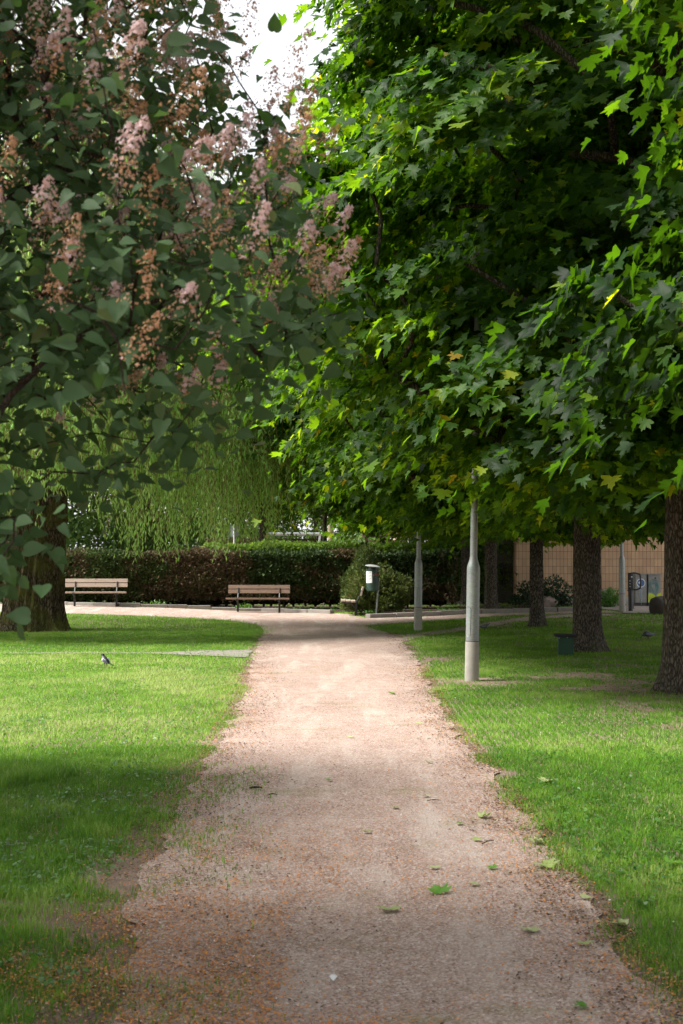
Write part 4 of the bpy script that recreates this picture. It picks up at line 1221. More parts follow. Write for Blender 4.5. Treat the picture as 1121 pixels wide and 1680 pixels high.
for i, (x, y, w_, h_) in enumerate([(-13, 58, 3.2, 2.6), (-8.6, 60, 3.0, 2.8), (-4.6, 66, 3.0, 2.2), (0.5, 70, 3.4, 2.0), (-18, 62, 3.2, 2.8)]):
    shrub('garden_shrub', x, y, w_, 1.4, h_, 5200, 0.22, ['big rounded shrub behind the hedge and the left bench', 'big shrub behind the hedge at the brown dead patch', 'shrub behind the dark fence below the grey board', 'pale shrub beyond the playground swing', 'big shrub behind the willow trunk'][i], M['distant'], 80 + i, 0.5, broad=True)
# small ivy-like ground plants in the beds
def ground_plants():
    r = rng(91); n = 2600
    x = r.uniform(-9, 8, n); y = r.uniform(38, 46.5, n)
    k = (inside(x, y, BL) | inside(x, y, BR)) & (fbm(x * 1.5 + 2, y * 1.5, 3) > 0.5)
    x, y = x[k], y[k]; n = len(x)
    pos = np.stack([x, y, H(x, y) + r.uniform(0.03, 0.09, n)], 1)
    a = r.uniform(0, 6.28, n)
    tip = np.stack([np.cos(a), np.sin(a), r.uniform(-.2, .4, n)], 1); nr = np.stack([r.normal(0, .3, n), -0.5 + r.normal(0, .3, n), np.ones(n)], 1)
    T, Fm = leaf_template('oval')
    v, f, t = place_leaves(T, Fm, pos, tip, nr, r.uniform(.05, .1, n), r.uniform(0, .8, n), r)
    tag(link('ground_cover', np_mesh('ground_cover', v, f, t), M['weed']), 'sparse low leafy plants in the soil beds', 'plants', kind='stuff')
ground_plants()

# ------------------------------------------------------------------ litter on the path
def flakes(n, fn, s0, s1, mt, name, label, cat, seed, tone=None, lift=0.019):
    r = rng(seed)
    x, y = fn(r, n); n = len(x)
    z = H(x, y) + lift + r.uniform(0, .004, n)
    c = np.stack([x, y, z], 1)
    s = r.uniform(s0, s1, n)
    a = r.uniform(0, 6.28, n)
    d1 = np.stack([np.cos(a), np.sin(a), r.uniform(-.3, .5, n)], 1) * s[:, None]
    d2 = np.stack([-np.sin(a), np.cos(a), r.uniform(-.4, .4, n)], 1) * (s * r.uniform(.3, .8, n))[:, None]
    v = np.stack([c + d1, c + d2, c - d1 * 0.8, c - d2], 1).reshape(-1, 3)
    f = (np.arange(n)[:, None, None] * 4 + np.array([[0, 1, 2], [0, 2, 3]])[None]).reshape(-1, 3)
    t = r.random(n) if tone is None else tone(r, n)
    tag(link(name, np_mesh(name, v, f, np.repeat(t, 4)), mt), label, cat, kind='stuff')

def petals(r, n):
    y = 4.0 + 17 * r.random(n) ** 1.7; x = r.uniform(-2.6, 2.2, n)
    sd = path_sd(x, y)
    nn = fbm(x * 1.6 + 8, y * 1.1 + 3, 4)
    dens = 0.05 + 1.0 * sst((nn - 0.45) * 6) * sst((10 - y) / 4) * (0.25 + 0.75 * sst((0.6 - x) / 1.2)) + 0.30 * np.exp(-((sd - .05) / 0.25) ** 2) * (0.3 + 1.4 * nn)
    dens *= np.where(sd < -0.5, 0.25, 1) * np.where(x > 0, np.where(sd < -0.1, 0.2, 1), 1)
    k = r.random(n) < dens
    return x[k], y[k]
flakes(420000, petals, 0.0035, 0.0085, M['litter'], 'petal_litter', 'orange brown fallen petals scattered over the gravel', 'petals', 71, tone=lambda r, n: np.clip(r.normal(.5, .22, n), 0, 0.95))
def white_bits(r, n):
    y = 4.2 + 18 * r.random(n) ** 1.5; x = r.uniform(-2.2, 3.5, n)
    return x, y
flakes(420, white_bits, 0.004, 0.011, M['litter'], 'blossom_litter', 'pale fallen blossom bits on path and grass', 'petals', 72, tone=lambda r, n: r.uniform(.88, 1, n), lift=0.02)

def edge_debris(r, n):
    y = 4.0 + 26 * r.random(n) ** 1.5; side = r.random(n) < .5
    xl = np.interp(y, _le[:, 0], _le[:, 1]); xr = np.interp(y, _re[:, 0], _re[:, 1])
    o_ = np.abs(r.normal(0, .28, n)) - .12
    o_ = np.where((y < 11) & side, o_ * 1.9, o_)
    x = np.where(side, xl + o_, xr - o_ * .8)
    k = fbm(x * 2.5, y * 2.5 + 9, 3) + r.normal(0, .1, n) > .47
    return x[k], y[k]
flakes(60000, edge_debris, 0.004, 0.012, M['debris'], 'edge_debris', 'brown plant debris gathered along both path edges', 'debris', 73)
def pebbles():
    r = rng(81); n = 26000
    y = 4.0 + 22 * r.random(n) ** 1.6; x = r.uniform(-2.2, 2.2, n)
    k = path_sd(x, y) > -0.08; x, y = x[k], y[k]; n = len(x)
    s = np.minimum(0.0016 + r.exponential(0.0016, n), 0.011)
    oct_ = np.array([[1, 0, 0], [-1, 0, 0], [0, 1, 0], [0, -1, 0], [0, 0, .6], [0, 0, -.6]], float)
    F_ = np.array([[0, 2, 4], [2, 1, 4], [1, 3, 4], [3, 0, 4], [2, 0, 5], [1, 2, 5], [3, 1, 5], [0, 3, 5]])
    jit = r.uniform(.6, 1.3, (n, 6, 3))
    v = np.stack([x, y, H(x, y) + 0.012], 1)[:, None] + oct_[None] * jit * s[:, None, None]
    f = (np.arange(n)[:, None, None] * 6 + F_[None]).reshape(-1, 3)
    tag(link('gravel_grit', np_mesh('gravel_grit', v.reshape(-1, 3), f, np.repeat(r.random(n), 6)), M['pebble']), 'loose grit on the gravel path', 'grit', kind='stuff')
pebbles()

def lawn_weeds():
    r = rng(95); n = 60000
    y = 4.2 + 30 * r.random(n) ** 1.3; x = r.uniform(-1, 1, n) * (0.24 * y + 1.2)
    k = (path_sd(x, y) < -0.12) & (y < 30) & (fbm(x * 1.3 + 60, y * 1.3 + 3, 3) > 0.53); x, y = x[k], y[k]; n = len(x)
    q = np.floor(x / .12) * .12 + .06; q2 = np.floor(y / .12) * .12 + .06
    x = q + (x - q) * .8; y = q2 + (y - q2) * .8
    pos = np.stack([x, y, H(x, y) + r.uniform(0.02, 0.05, n)], 1); a = r.uniform(0, 6.28, n)
    tip = np.stack([np.cos(a), np.sin(a), r.uniform(-.1, .5, n)], 1); nr = np.stack([r.normal(0, .3, n), r.normal(-.2, .3, n), np.ones(n)], 1)
    T, Fm = leaf_template('oval')
    v, f, t = place_leaves(T * np.array([1.5, 1, 1]), Fm, pos, tip, nr, r.uniform(.014, .034, n), r.uniform(0, 1, n), r)
    tag(link('lawn_weeds', np_mesh('lawn_weeds', v, f, t), M['weed']), 'clover and plantain leaves in patches in the lawn', 'weeds', kind='stuff')
lawn_weeds()
# fallen maple leaves that can be told apart, twigs
M['leaf_pale'] = leaf_mat('fallen_leaf_pale', [(0, (0.32, 0.40, 0.12)), (1, (0.50, 0.52, 0.28))], (0.3, 0.4, 0.1), 0.2, 0.6)
M['leaf_fresh'] = leaf_mat('fallen_leaf_fresh', [(0, (0.10, 0.27, 0.03)), (1, (0.17, 0.36, 0.05))], (0.3, 0.5, 0.05), 0.3, 0.5)
def fallen(px, py, size, label, fresh, seed, group=None, yaw=None, curl=1.0):
    r = rng(seed); x, y = G(px, py)
    T, Fm = leaf_template('maple'); T = T.copy()
    T[:, 2] = (0.30 * np.abs(T[:, 0]) + 0.16 * (T[:, 1] - .4) ** 2 + 0.06 * np.sin(T[:, 0] * 9 + seed)) * curl
    me = np_mesh('fallen_leaf', (T - np.array([0, .4, 0])) * size, Fm[:, ::-1], np.full(len(T), r.random()))
    o = link('fallen_leaf', me, M['leaf_fresh'] if fresh else M['leaf_pale'])
    o.location = gp(x, y, 0.024); o.rotation_euler = (r.uniform(-.15, .25), r.uniform(-.15, .15), r.uniform(0, 6.28) if yaw is None else yaw)
    tag(o, label, 'leaf', group)
fallen(719, 1469, 0.09, 'large fresh green maple leaf lying on the path, brightest in the picture', True, 1, yaw=0.4, curl=0.9)
fallen(636, 1500, 0.085, 'yellow green leaf lying flat left of the large fresh green leaf', False, 2, curl=.6)
fallen(898, 1428, 0.10, 'pale leaf at the right edge of the path beside taller grass', False, 3)
fallen(868, 1534, 0.075, 'pale leaf on the lower right of the path', False, 4, curl=.6)
fallen(643, 1141, 0.08, 'small bright yellow green leaf far up the path', True, 5)
fallen(896, 1287, 0.10, 'cream coloured leaf on the open right lawn', False, 6)
fallen(880, 1388, 0.085, 'pale curled leaf just inside the right edge of the path', False, 7)
fallen(797, 1345, 0.09, 'olive leaf beside a twig near the right path edge', False, 8)
fallen(1108, 1425, 0.10, 'green leaf in the grass close to the right picture edge', True, 9)
fallen(1015, 1525, 0.08, 'pale leaf on the path rim at the lower right', False, 10)
GL = 'small pale fallen leaves scattered on the path'
for i, (px, py) in enumerate([(704, 1255), (712, 1430), (778, 1458), (807, 1430), (960, 1557), (782, 1384), (755, 1357), (960, 1480), (688, 1190), (952, 1660), (603, 1371), (575, 1213), (540, 1285), (648, 1330), (700, 1311)]):
    fallen(px, py, 0.05, 'small pale fallen leaf lying on the gravel path', i % 3 == 0, 20 + i, GL, curl=.5)
def twig(px, py, L, ang, rad, label, seed):
    rr = random.Random(seed); x, y = G(px, py); mb = MB()
    pts = [(L * (t - .5), rr.uniform(-.01, .01) * L * 4, 0.006 + 0.006 * math.sin(t * 3)) for t in (0, .25, .5, .75, 1)]
    mb.tube(pts, [rad, rad * .9, rad, rad * .8, rad * .5], 7)
    mb.tube([pts[2], (0.05 * L, 0.2 * L, 0.012)], [rad * .6, rad * .3], 5)
    o = mb.build('twig', M['bark_twig'], smooth=True); o.location = gp(x, y, 0.016); o.rotation_euler = (0, 0, ang)
    tag(o, label, 'twig')
twig(420, 1298, 0.085, 0.1, 0.008, 'short thick dark twig lying left of centre on the path', 1)
twig(448, 1309, 0.06, -0.2, 0.004, 'thin twig just beyond the short thick dark twig', 2)
twig(712, 1319, 0.09, 0.1, 0.003, 'thin pale twig on the right half of the path', 3)
twig(800, 1388, 0.12, 0.9, 0.003, 'slanting thin twig by the right edge of the path', 4)
def feather():
    mb = MB()
    for i in range(11):
        t = i / 10; a = (t - .5) * 1.6
        mb.tube([(0, 0, 0.004), (0.022 * math.sin(a), 0.012, 0.022 * math.cos(a) + .006), (0.034 * math.sin(a), 0.02, 0.034 * math.cos(a))], [0.0035, 0.004, 0.001], 5)
    x, y = G(547, 1616)
    o = mb.build('feather', M['bird_white']); o.location = gp(x, y, 0.014); o.scale = (.65,) * 3; tag(o, 'small white fluffy feather standing at the bottom centre of the path', 'feather')
feather()

# ------------------------------------------------------------------ lamp posts
def lamp_proto(h=5.2):
    e = empty('lamp_post', (0, 0, 0), 'x', 'lamp post', 'galvanised lamp posts along the path')
    MB().lathe([(0.092, -0.05), (0.092, 0.02), (0.090, 0.50), (0.086, 0.512)], 36).build('concrete_base', M['concrete'], e, smooth=True)
    b = MB().lathe([(0.084, 0.505), (0.086, 0.52), (0.085, 1.44), (0.084, 1.475), (0.078, 1.50), (0.064, 1.545), (0.052, 1.585), (0.0495, 1.61)], 40).build('lower_tube', M['galv'], e, smooth=True)
    MB().lathe([(0.0475, 1.60), (0.046, 3.2), (0.040, h)], 28).build('upper_pole', M['galv'], e, smooth=True)
    MB().lathe([(0.0865, 0.500), (0.0872, 0.51), (0.0865, 0.522)], 36).build('joint_band', M['galv_dark'], e, smooth=True)
    # service door: rounded curved plate on the left front, with a dark seam behind it
    for nm, g, rr, mt in (('door_seam', 0.0, 0.0858, M['galv_dark']), ('service_door', 0.006, 0.0875, M['galv'])):
        a0, a1, z0, z1 = R(186) + g * 10, R(252) - g * 10, 0.56 + g, 0.97 - g
        vs = []; fs = []; na, nz = 16, 20
        for j in range(nz + 1):
            z = z0 + (z1 - z0) * j / nz
            d = min(z - z0, z1 - z); cr = 0.045
            inset = 0 if d > cr else (cr - math.sqrt(max(0, cr * cr - (cr - d) ** 2))) / 0.086
            for i in range(na + 1):
                a = (a0 + inset) + (a1 - a0 - 2 * inset) * i / na
                vs.append((rr * math.cos(a), rr * math.sin(a), z))
        for j in range(nz):
            for i in range(na):
                q = j * (na + 1) + i; fs.append((q, q + 1, q + na + 2, q + na + 1))
        mb = MB(); mb.add(vs, fs); o = mb.build(nm, mt, e, smooth=True)
        sm = o.modifiers.new('thick', 'SOLIDIFY'); sm.thickness = 0.0012; sm.offset = -1
    hd = MB().lathe([(0.05, h - 0.02), (0.055, h + 0.02), (0.10, h + 0.06), (0.13, h + 0.32), (0.24, h + 0.35), (0.22, h + 0.40), (0.05, h + 0.47)], 28).build('lamp_head', M['galv'], e, smooth=True)
    return e
LP = lamp_proto()
spots = [((774, 1117), 1.0, R(1.1), 'nearest galvanised lamp post with a concrete foot standing in the grass right of the path'),
         ((686, 1035), 1.0, R(0.6), 'second galvanised lamp post standing in the grass triangle by the trail'),
         ((1021, 1004.5), 0.985, R(0.0), 'galvanised lamp post beside the black bollards in front of the tan tiled wall')]
for i, ((px, py), s, lean, l) in enumerate(spots):
    o = LP if i == 0 else copy_tree(LP)
    x, y = G(px, py)
    o.location = gp(x, y); o.rotation_euler = (0, lean, 0); o.scale = (s, s, s)
    o['label'] = l

# ------------------------------------------------------------------ benches
def bench(loc, rz, wd, label, L=1.80, cut=False):
    e = empty('park_bench', loc, label, 'bench', 'wooden park benches in front of the hedge', rz)
    tl = R(14)
    bk = empty_part = None
    mb = MB()
    for k, z in enumerate((0.615, 0.745)):
        y = 0.235 + (z - 0.45) * math.tan(tl)
        mb.box((0.0, y, z), (L, 0.042, 0.112), Matrix.Rotation(-tl, 3, 'X'), 0.007)
    mb.build('backrest', wd, e)
    mb = MB()
    for k in range(3):
        mb.box((0.0, -0.225 + k * 0.135, 0.42 - 0.008 * k), (L + (0.03 if k == 0 else 0), 0.128, 0.042), None, 0.008)
    mb.build('seat', wd, e)
    for sx in (-1, 1):
        x = sx * (L * 0.335)
        mb = MB()
        mb.box((x, 0.13, 0.155), (0.055, 0.06, 0.43), None, 0.006)
        mb.box((x, -0.06, 0.375), (0.05, 0.44, 0.04), None, 0.006)
        # bent back support
        mb.tube([(x, 0.13, 0.33), (x, 0.17, 0.44), (x, 0.235, 0.56), (x, 0.275, 0.72)], [0.028, 0.026, 0.022, 0.02], 8)
        mb.tube([(x, 0.13, 0.22), (x, 0.0, 0.34), (x, -0.14, 0.36)], 0.016, 8)
        mb.build('leg', M['steel_black'], e)
    return e
b1 = at(156, 995, 41.0)
bench(gp(b1.x, 41.0), R(1.5), M['wood_pale'], 'park bench of pale greyish wood next to the willow trunk')
b2 = at(424, 1003, 41.2)
bench(gp(b2.x, 41.2), R(-1.5), M['wood_brown'], 'park bench of brown wood in front of the middle of the hedge')
b3 = G(583, 1012)
bench(gp(b3[0] - 0.10, b3[1] + 1.0), R(-90), M['wood_old'], 'weathered park bench seen from its end beside the juniper', L=1.7)

# ------------------------------------------------------------------ litter bin
def litter_bin():
    x, y = G(617, 1011)
    e = empty('litter_bin', gp(x, y), 'dark green litter bin with a white notice on a thin leaning pole', 'bin')
    MB().tube([(0.0, 0.0, -0.05), (0.05, 0.03, 0.62), (0.085, 0.05, 1.05)], 0.022, 12).build('pole', M['galv'], e, smooth=True)
    cx, cy = -0.09, -0.10
    rr = 0.165
    t = R(2)
    b = MB().lathe([(rr * .93, 0.0), (rr, 0.008), (rr * 1.02, 0.56), (rr * 1.03, 0.575), (rr * .98, 0.575)], 36).build('bin_body', M['bingreen'], e, smooth=True)
    b.location = (cx, cy, 0.70); b.rotation_euler = (0, R(-1.5), 0)
    # dark hood ring and domed slanted lid
    hood = MB().tube([(0, 0, 0.575), (0.01, 0, 0.66)], [rr * .86, rr * .80], 28).build('hood', M['steel_black'], e, smooth=True); hood.location = (cx + .02, cy + .02, .70)
    mb = MB(); vs = []; fs = []; n = 32
    prof = [(0.0, 0.035), (0.5, 0.030), (0.85, 0.012), (1.0, 0.0), (1.0, -0.012), (0.85, -0.002), (0.0, 0.018)]
    for q, z in prof:
        for j in range(n):
            a = 2 * PI * j / n; vs.append((0.205 * max(q, 0.001) * math.cos(a), 0.195 * max(q, 0.001) * math.sin(a), z))
    for i in range(len(prof) - 1):
        for j in range(n):
            fs.append((i * n + j, i * n + (j + 1) % n, (i + 1) * n + (j + 1) % n, (i + 1) * n + j))
    mb.add(vs, fs); lid = mb.build('lid', M['binlid'], e, smooth=True); lid.location = (cx + 0.0, cy, 1.375); lid.rotation_euler = (R(4), R(7), 0)
    # notice wrapped on the body, a bit left of centre
    def wrap(a0, a1, z0, z1, rad, k=8):
        vs = []; fs = []
        for j in range(5):
            for i in range(k + 1):
                a = a0 + (a1 - a0) * i / k; vs.append((rad * math.cos(a), rad * math.sin(a), z0 + (z1 - z0) * j / 4))
        for j in range(4):
            for i in range(k):
                q = j * (k + 1) + i; fs.append((q, q + 1, q + k + 2, q + k + 1))
        return vs, fs
    mb = MB(); mb.add(*wrap(R(190), R(266), .215, .53, rr * 1.035)); pp = mb.build('notice', M['paper'], e); pp.location = b.location; pp.rotation_euler = (0, R(-1.5), 0)
    mb = MB()
    for k in range(9):
        z = .49 - k * .026; mb.add(*wrap(R(208), R(258 - (k % 3) * 9), z, z + (.009 if k else .014), rr * 1.042, 6))
    q = mb.build('print_lines', M['ink'], pp)
    # red scrawl
    mb = MB(); pts = []
    zz = [.40, .47, .41, .46, .42, .50, .40, .44, .47, .40, .44, .41, .48, .43]
    for i, z in enumerate(zz):
        a = R(274 + i * 5.0); pts.append((rr * 1.04 * math.cos(a), rr * 1.04 * math.sin(a), z))
    mb.tube(pts, 0.0045, 5); mb.tube([(rr * 1.04 * math.cos(R(a)), rr * 1.04 * math.sin(R(a)), .355) for a in (286, 296, 306)], 0.0035, 5)
    g = mb.build('red_scrawl', M['redink'], e); g.location = b.location
    MB().box((cx + .14, cy + .10, .95), (.06, .08, .22), None, .006).build('bracket', M['steel_black'], e)
litter_bin()

# ------------------------------------------------------------------ small green box by the tree
def bait_box():
    x, y = G(928, 1075)
    e = empty('nest_box', gp(x, y, -0.01), 'small green wooden box with a black flat roof beside the thick maple trunk', 'box', rz=R(-4))
    MB().box((0, 0, .155), (.245, .24, .31), None, .006).build('body', M['boxgreen'], e)
    r_ = MB(); r_.box((-0.005, -0.01, .335), (.35, .33, .045), Matrix.Rotation(R(1.5), 3, 'Y'), .010).build('roof', M['boxroof'], e)
    for p in ((-.11, -.123, .295), (.02, -.123, .305)): MB().box(p, (.012, .004, .012)).build('nail', M['white'], e)
bait_box()

# ------------------------------------------------------------------ birds
def magpie():
    x, y = G(172, 1097)
    e = empty('magpie', gp(x, y, 0.012), 'black and white magpie standing on the left lawn, head turned left', 'bird', rz=R(-38))
    # body from tail root to bill base, facing -X
    rings = [(0.075, 0, .070, .012, .010, R(55)), (0.060, 0, .078, .028, .026, R(50)), (0.035, 0, .092, .040, .038, R(45)), (0.010, 0, .108, .046, .044, R(40)), (-0.012, 0, .126, .044, .042, R(30)),
             (-0.026, 0, .146, .034, .034, R(15)), (-0.032, 0, .166, .026, .027, R(20)), (-0.038, 0, .182, .024, .025, R(40)), (-0.050, 0, .192, .020, .020, R(80)), (-0.060, 0, .194, .010, .010, R(90)), (-0.064, 0, .194, .003, .003, R(90))]
    mb = MB(); mb.loft([(a, b, c, ry, rz, t - PI / 2 if False else -t) for a, b, c, ry, rz, t in rings], 16)
    o = mb.build('body', M['bird_black'], e, smooth=True); o.data.materials.append(M['bird_white'])
    for p in o.data.polygons:
        c = p.center
        if c.z < 0.118 and c.z > 0.062 and c.x < 0.045 and not (c.z > .1 and abs(c.y) < .02 and c.x > 0.02): p.material_index = 1
    MB().tube([(-.060, 0, .194), (-.078, 0, .191), (-.090, 0, .186)], [.0075, .005, .0015], 8).build('bill', M['bird_black'], e, smooth=True)
    for s in (-1, 1):
        w = MB(); w.loft([(-0.012, s * .040, .132, .006, .018, R(-35)), (0.012, s * .046, .118, .009, .026, R(-35)), (0.045, s * .040, .096, .008, .022, R(-32)), (0.078, s * .024, .074, .004, .010, R(-30)), (0.095, s * .018, .064, .001, .003, R(-30))], 10)
        wo_ = w.build('wing', M['bird_grey'], e, smooth=True); wo_.data.materials.append(M['bird_white'])
        for p in wo_.data.polygons:
            if p.center.x < 0.012: p.material_index = 1
    MB().box((0.125, 0, .058), (.12, .026, .006), Matrix.Rotation(R(14), 3, 'Y'), .002).build('tail', M['bird_black'], e)
    for s in (-1, 1):
        l = MB(); l.tube([(0.012, s * .018, .078), (0.018, s * .018, .045), (0.006, s * .018, .004)], [.008, .0035, .003], 7)
        for a in (-.5, 0, .5): l.tube([(0.006, s * .018, .004), (-0.022, s * .018 + .018 * a, .002)], [.003, .0015], 5)
        l.tube([(0.006, s * .018, .004), (0.024, s * .018, .002)], [.003, .0015], 5)
        l.build('leg', M['leg_dark'], e, smooth=True)
magpie()
def pigeon(px, py, sc, rz, label, feed):
    x, y = G(px, py)
    e = empty('pigeon', gp(x, y, 0.03), label, 'bird', rz=rz); e.scale = (sc,) * 3
    if feed:
        nk = [(-0.075, 0, .098, .040, .040, R(0)), (-0.105, 0, .088, .028, .028, R(0)), (-0.128, 0, .068, .020, .021, R(-30)), (-0.142, 0, .048, .017, .019, R(-50)), (-.150, 0, .030, .008, .010, R(-60)), (-.152, 0, .024, .002, .003, R(-60))]
        bill = [(-.150, 0, .032), (-.158, 0, .012)]
    else:
        nk = [(-0.075, 0, .112, .042, .042, R(20)), (-0.098, 0, .135, .030, .030, R(45)), (-0.108, 0, .158, .021, .022, R(60)), (-0.116, 0, .172, .018, .019, R(40)), (-.128, 0, .176, .010, .011, R(0)), (-.134, 0, .176, .002, .003, 0)]
        bill = [(-.130, 0, .175), (-.148, 0, .168)]
    rings = [(0.13, 0, .082, .010, .006, 0), (0.09, 0, .084, .028, .020, 0), (0.04, 0, .090, .046, .040, 0), (-0.01, 0, .094, .054, .050, 0), (-0.05, 0, .100, .052, .050, 0)] + nk
    MB().loft(rings, 16).build('body', M['bird_slate'], e, smooth=True)
    MB().tube(bill, [.006, .0015], 7).build('bill', M['leg_dark'], e)
    for s in (-1, 1):
        MB().loft([(-0.06, s * .047, .108, .006, .022, 0), (-0.01, s * .055, .104, .009, .036, R(-5)), (0.06, s * .042, .096, .007, .026, R(-6)), (0.125, s * .020, .088, .003, .008, 0)], 10).build('wing', M['bird_grey'], e, smooth=True)
        l = MB(); l.tube([(-.005, s * .022, .06), (0.0, s * .022, .004)], [.009, .0035], 6); l.tube([(0, s * .022, .003), (-.03, s * .022, .002)], [.003, .002], 5); l.build('leg', M['leg_pink'], e)
    MB().box((.165, 0, .080), (.10, .045, .008), Matrix.Rotation(R(3), 3, 'Y'), .002).build('tail', M['bird_slate'], e)
pigeon(795, 1036, 0.85, R(165), 'dark grey pigeon standing on the grass just right of the nearest lamp post', False)
pigeon(1064, 1051, 1.0, R(8), 'grey pigeon feeding head down in the shade left of the edge trunk', True)

# ------------------------------------------------------------------ tiled building and things before it
def building():
    y0 = 46.9; xl = at(848, 960, y0).x; xr = 17.0
    e = empty('tiled_building', gp((xl + xr) / 2, y0 + 4), 'building wall of tan vertical tiles behind the maples on the right', 'building')
    ox, oy, oz = e.location
    MB().box((0, 0, 2.6), (xr - xl, 8.0, 5.4)).build('wall', M['tiles'], e)
    MB().box((0, -4.03, 0.12 - 0.04), (xr - xl + .02, .07, .30), None, .01).build('plinth', M['concrete'], e)
    MB().box((0, 0, 5.38), (xr - xl + .3, 8.3, .18), None, .02).build('coping', M['concrete'], e)
    gx0 = at(797, 960, y0 + .25).x
    MB().box(((gx0 + xl) / 2 - ox - 0.01, -0.2 + 0.6, 2.3), (xl - gx0, 7.0, 4.6)).build('grey_wing', M['tiles_grey'], e)
    MB().tube([(at(829, 960, y0).x - ox, -3.16, .6), (at(829, 960, y0).x - ox, -3.16, 1.35)], .03, 8).build('vent_pipe', M['steel_black'], e)
building()

def cabinet(px0, px1, label, deco):
    Yc = 43.6
    a = at(px0, 990, Yc).x; b = at(px1, 990, Yc).x; w = b - a
    e = empty('utility_cabinet', gp((a + b) / 2, Yc), label, 'cabinet', 'grey utility cabinets')
    z1 = at(560, 943, Yc).z - e.location.z; 
    MB().box((0, .18, 0.06), (w * .96, .34, .14)).build('plinth', M['steel_black'], e)
    MB().box((0, .18, .12 + (z1 - .12) / 2), (w - .015, .40, z1 - .12), None, .012).build('body', M['cabinet'], e)
    MB().box((0, -.026, .12 + (z1 - .12) / 2), (w - .05, .012, z1 - .18), None, .004).build('door', M['cabinet'], e)
    MB().box((0, .18, z1 + .012), (w + .01, .44, .028), None, .008).build('roof', M['cabinet'], e)
    deco(e, w, z1)
def ring(e, cx, cz, r0, r1, mt, nm, y=-.035, n=28, t=.002):
    mb = MB(); vs = []; fs = []
    for j in range(n):
        a = 2 * PI * j / n
        for rr in (r0, r1): vs.append((cx + rr * math.cos(a), y, cz + rr * math.sin(a)))
    for j in range(n):
        k = (j + 1) % n; fs.append((2 * j, 2 * j + 1, 2 * k + 1, 2 * k))
    mb.add(vs, fs); return mb.build(nm, mt, e)
def deco1(e, w, z1):
    c = z1 - .25
    ring(e, .0, c, .115, .135, M['white'], 'sticker_rim'); ring(e, .0, c, .0005, .115, M['bluesticker'], 'round_sticker')
    ring(e, -.035, c + .01, .0005, .035, M['white'], 'sticker_emblem', -.038)
    mb = MB(); 
    for i, (dx, L) in enumerate([(-.03, .25), (.0, .45), (.02, .35)]): mb.tube([(dx, -.034, c - .22), (dx + .005, -.034, c - .22 - L)], .005, 5)
    mb.tube([(-.08, -.034, c - .22), (-.02, -.034, c - .20), (.05, -.034, c - .25)], .008, 5)
    mb.build('paint_drips', M['tagblue'], e)
def deco2(e, w, z1):
    mb = MB(); rr = random.Random(4)
    for k in range(5):
        pts = []
        for i in range(26):
            a = i / 25 * 2 * PI * 1.1; ra = .15 - .022 * k
            pts.append((-.03 + ra * 1.0 * math.cos(a) + rr.uniform(-.012, .012), -.035, z1 - .36 + ra * 1.5 * math.sin(a) + rr.uniform(-.012, .012)))
        mb.tube(pts, .006, 4)
    mb.build('teal_scrawl', M['tagteal'], e)
    mb = MB()
    for i in range(4):
        pts = [(-.17 + .08 * i + rr.uniform(-.02, .02), -.036, z1 - .15 - .1 * j + rr.uniform(-.03, .03)) for j in range(6)]
        mb.tube(pts, .003, 4)
    mb.build('white_scratches', M['tagblue'], e)
    out = [(-.20, .14), (-.20, .40), (-.10, .43), (-.02, .38), (.03, .28), (.10, .40), (.20, .44), (.20, .30), (.11, .24), (.04, .12), (.0, .06), (-.04, .13)]
    bm = bmesh.new(); vs = [bm.verts.new((x, -.036, z)) for x, z in out]; bm.faces.new(vs); bmesh.ops.triangulate(bm, faces=bm.faces[:])
    me = bpy.data.meshes.new('yellow_tag'); bm.to_mesh(me); bm.free(); link('yellow_tag', me, M['tagyellow'], e)
    mb = MB(); mb.tube([(-.17, -.038, .22), (-.14, -.038, .30), (-.11, -.038, .22), (-.09, -.038, .31), (-.07, -.038, .23)], .006, 4); mb.tube([(-.05, -.038, .34), (-.01, -.038, .22)], .006, 4)
    mb.build('tag_strokes', M['cabinet'], e)
    MB().box((.02, -.035, z1 - .10), (.04, .02, .05)).build('lock', M['steel_black'], e)
cabinet(1041.5, 1061.5, 'grey utility cabinet with a round blue sticker beside the black bollards', deco1)
cabinet(1063, 1085, 'grey utility cabinet with yellow spray paint beside the edge trunk', deco2)

def pump():
    x, y = G(1035, 1003.5)
    e = empty('bicycle_pump_stand', gp(x, y), 'black bollard with a curved grab hoop in front of the grey cabinets', 'bollard')
    MB().lathe([(.062, -.03), (.062, .58), (.055, .60)], 24).build('post', M['steel_black'], e, smooth=True)
    MB().box((0, 0, .84), (.125, .13, .50), None, .03).build('head', M['steel_black'], e, smooth=True)
    MB().tube([(.0, -.02, 1.07), (.12, -.02, 1.08), (.25, -.02, 1.05), (.275, -.02, .98), (.28, -.02, .75), (.255, -.02, .64), (.16, -.02, .615), (.0, -.02, .62)], .024, 12).build('grab_hoop', M['steel_black'], e, smooth=True)
    MB().tube([(-.10, -.02, .59), (.05, -.02, .59)], .012, 8).build('nozzle', M['wire'], e)
    for z in (.70, .78, .86): MB().box((-.03, -.068, z), (.022, .006, .022)).build('button', M['white'], e)
    MB().box((.02, -.068, .97), (.045, .006, .03)).build('display', M['white'], e)
    x2, y2 = G(1040, 1000.5)
    f = empty('bollard', gp(x2, y2 + .2), 'plain black bollard close behind the one with the grab hoop', 'bollard')
    MB().lathe([(.045, -.03), (.045, 1.06), (.035, 1.08), (.002, 1.085)], 20).build('post', M['steel_black'], f, smooth=True)
    MB().lathe([(.05, .0), (.055, .012), (.075, .015), (.075, 0.03), (.046, .04)], 20).build('foot_plate', M['steel_black'], f, smooth=True)
pump()

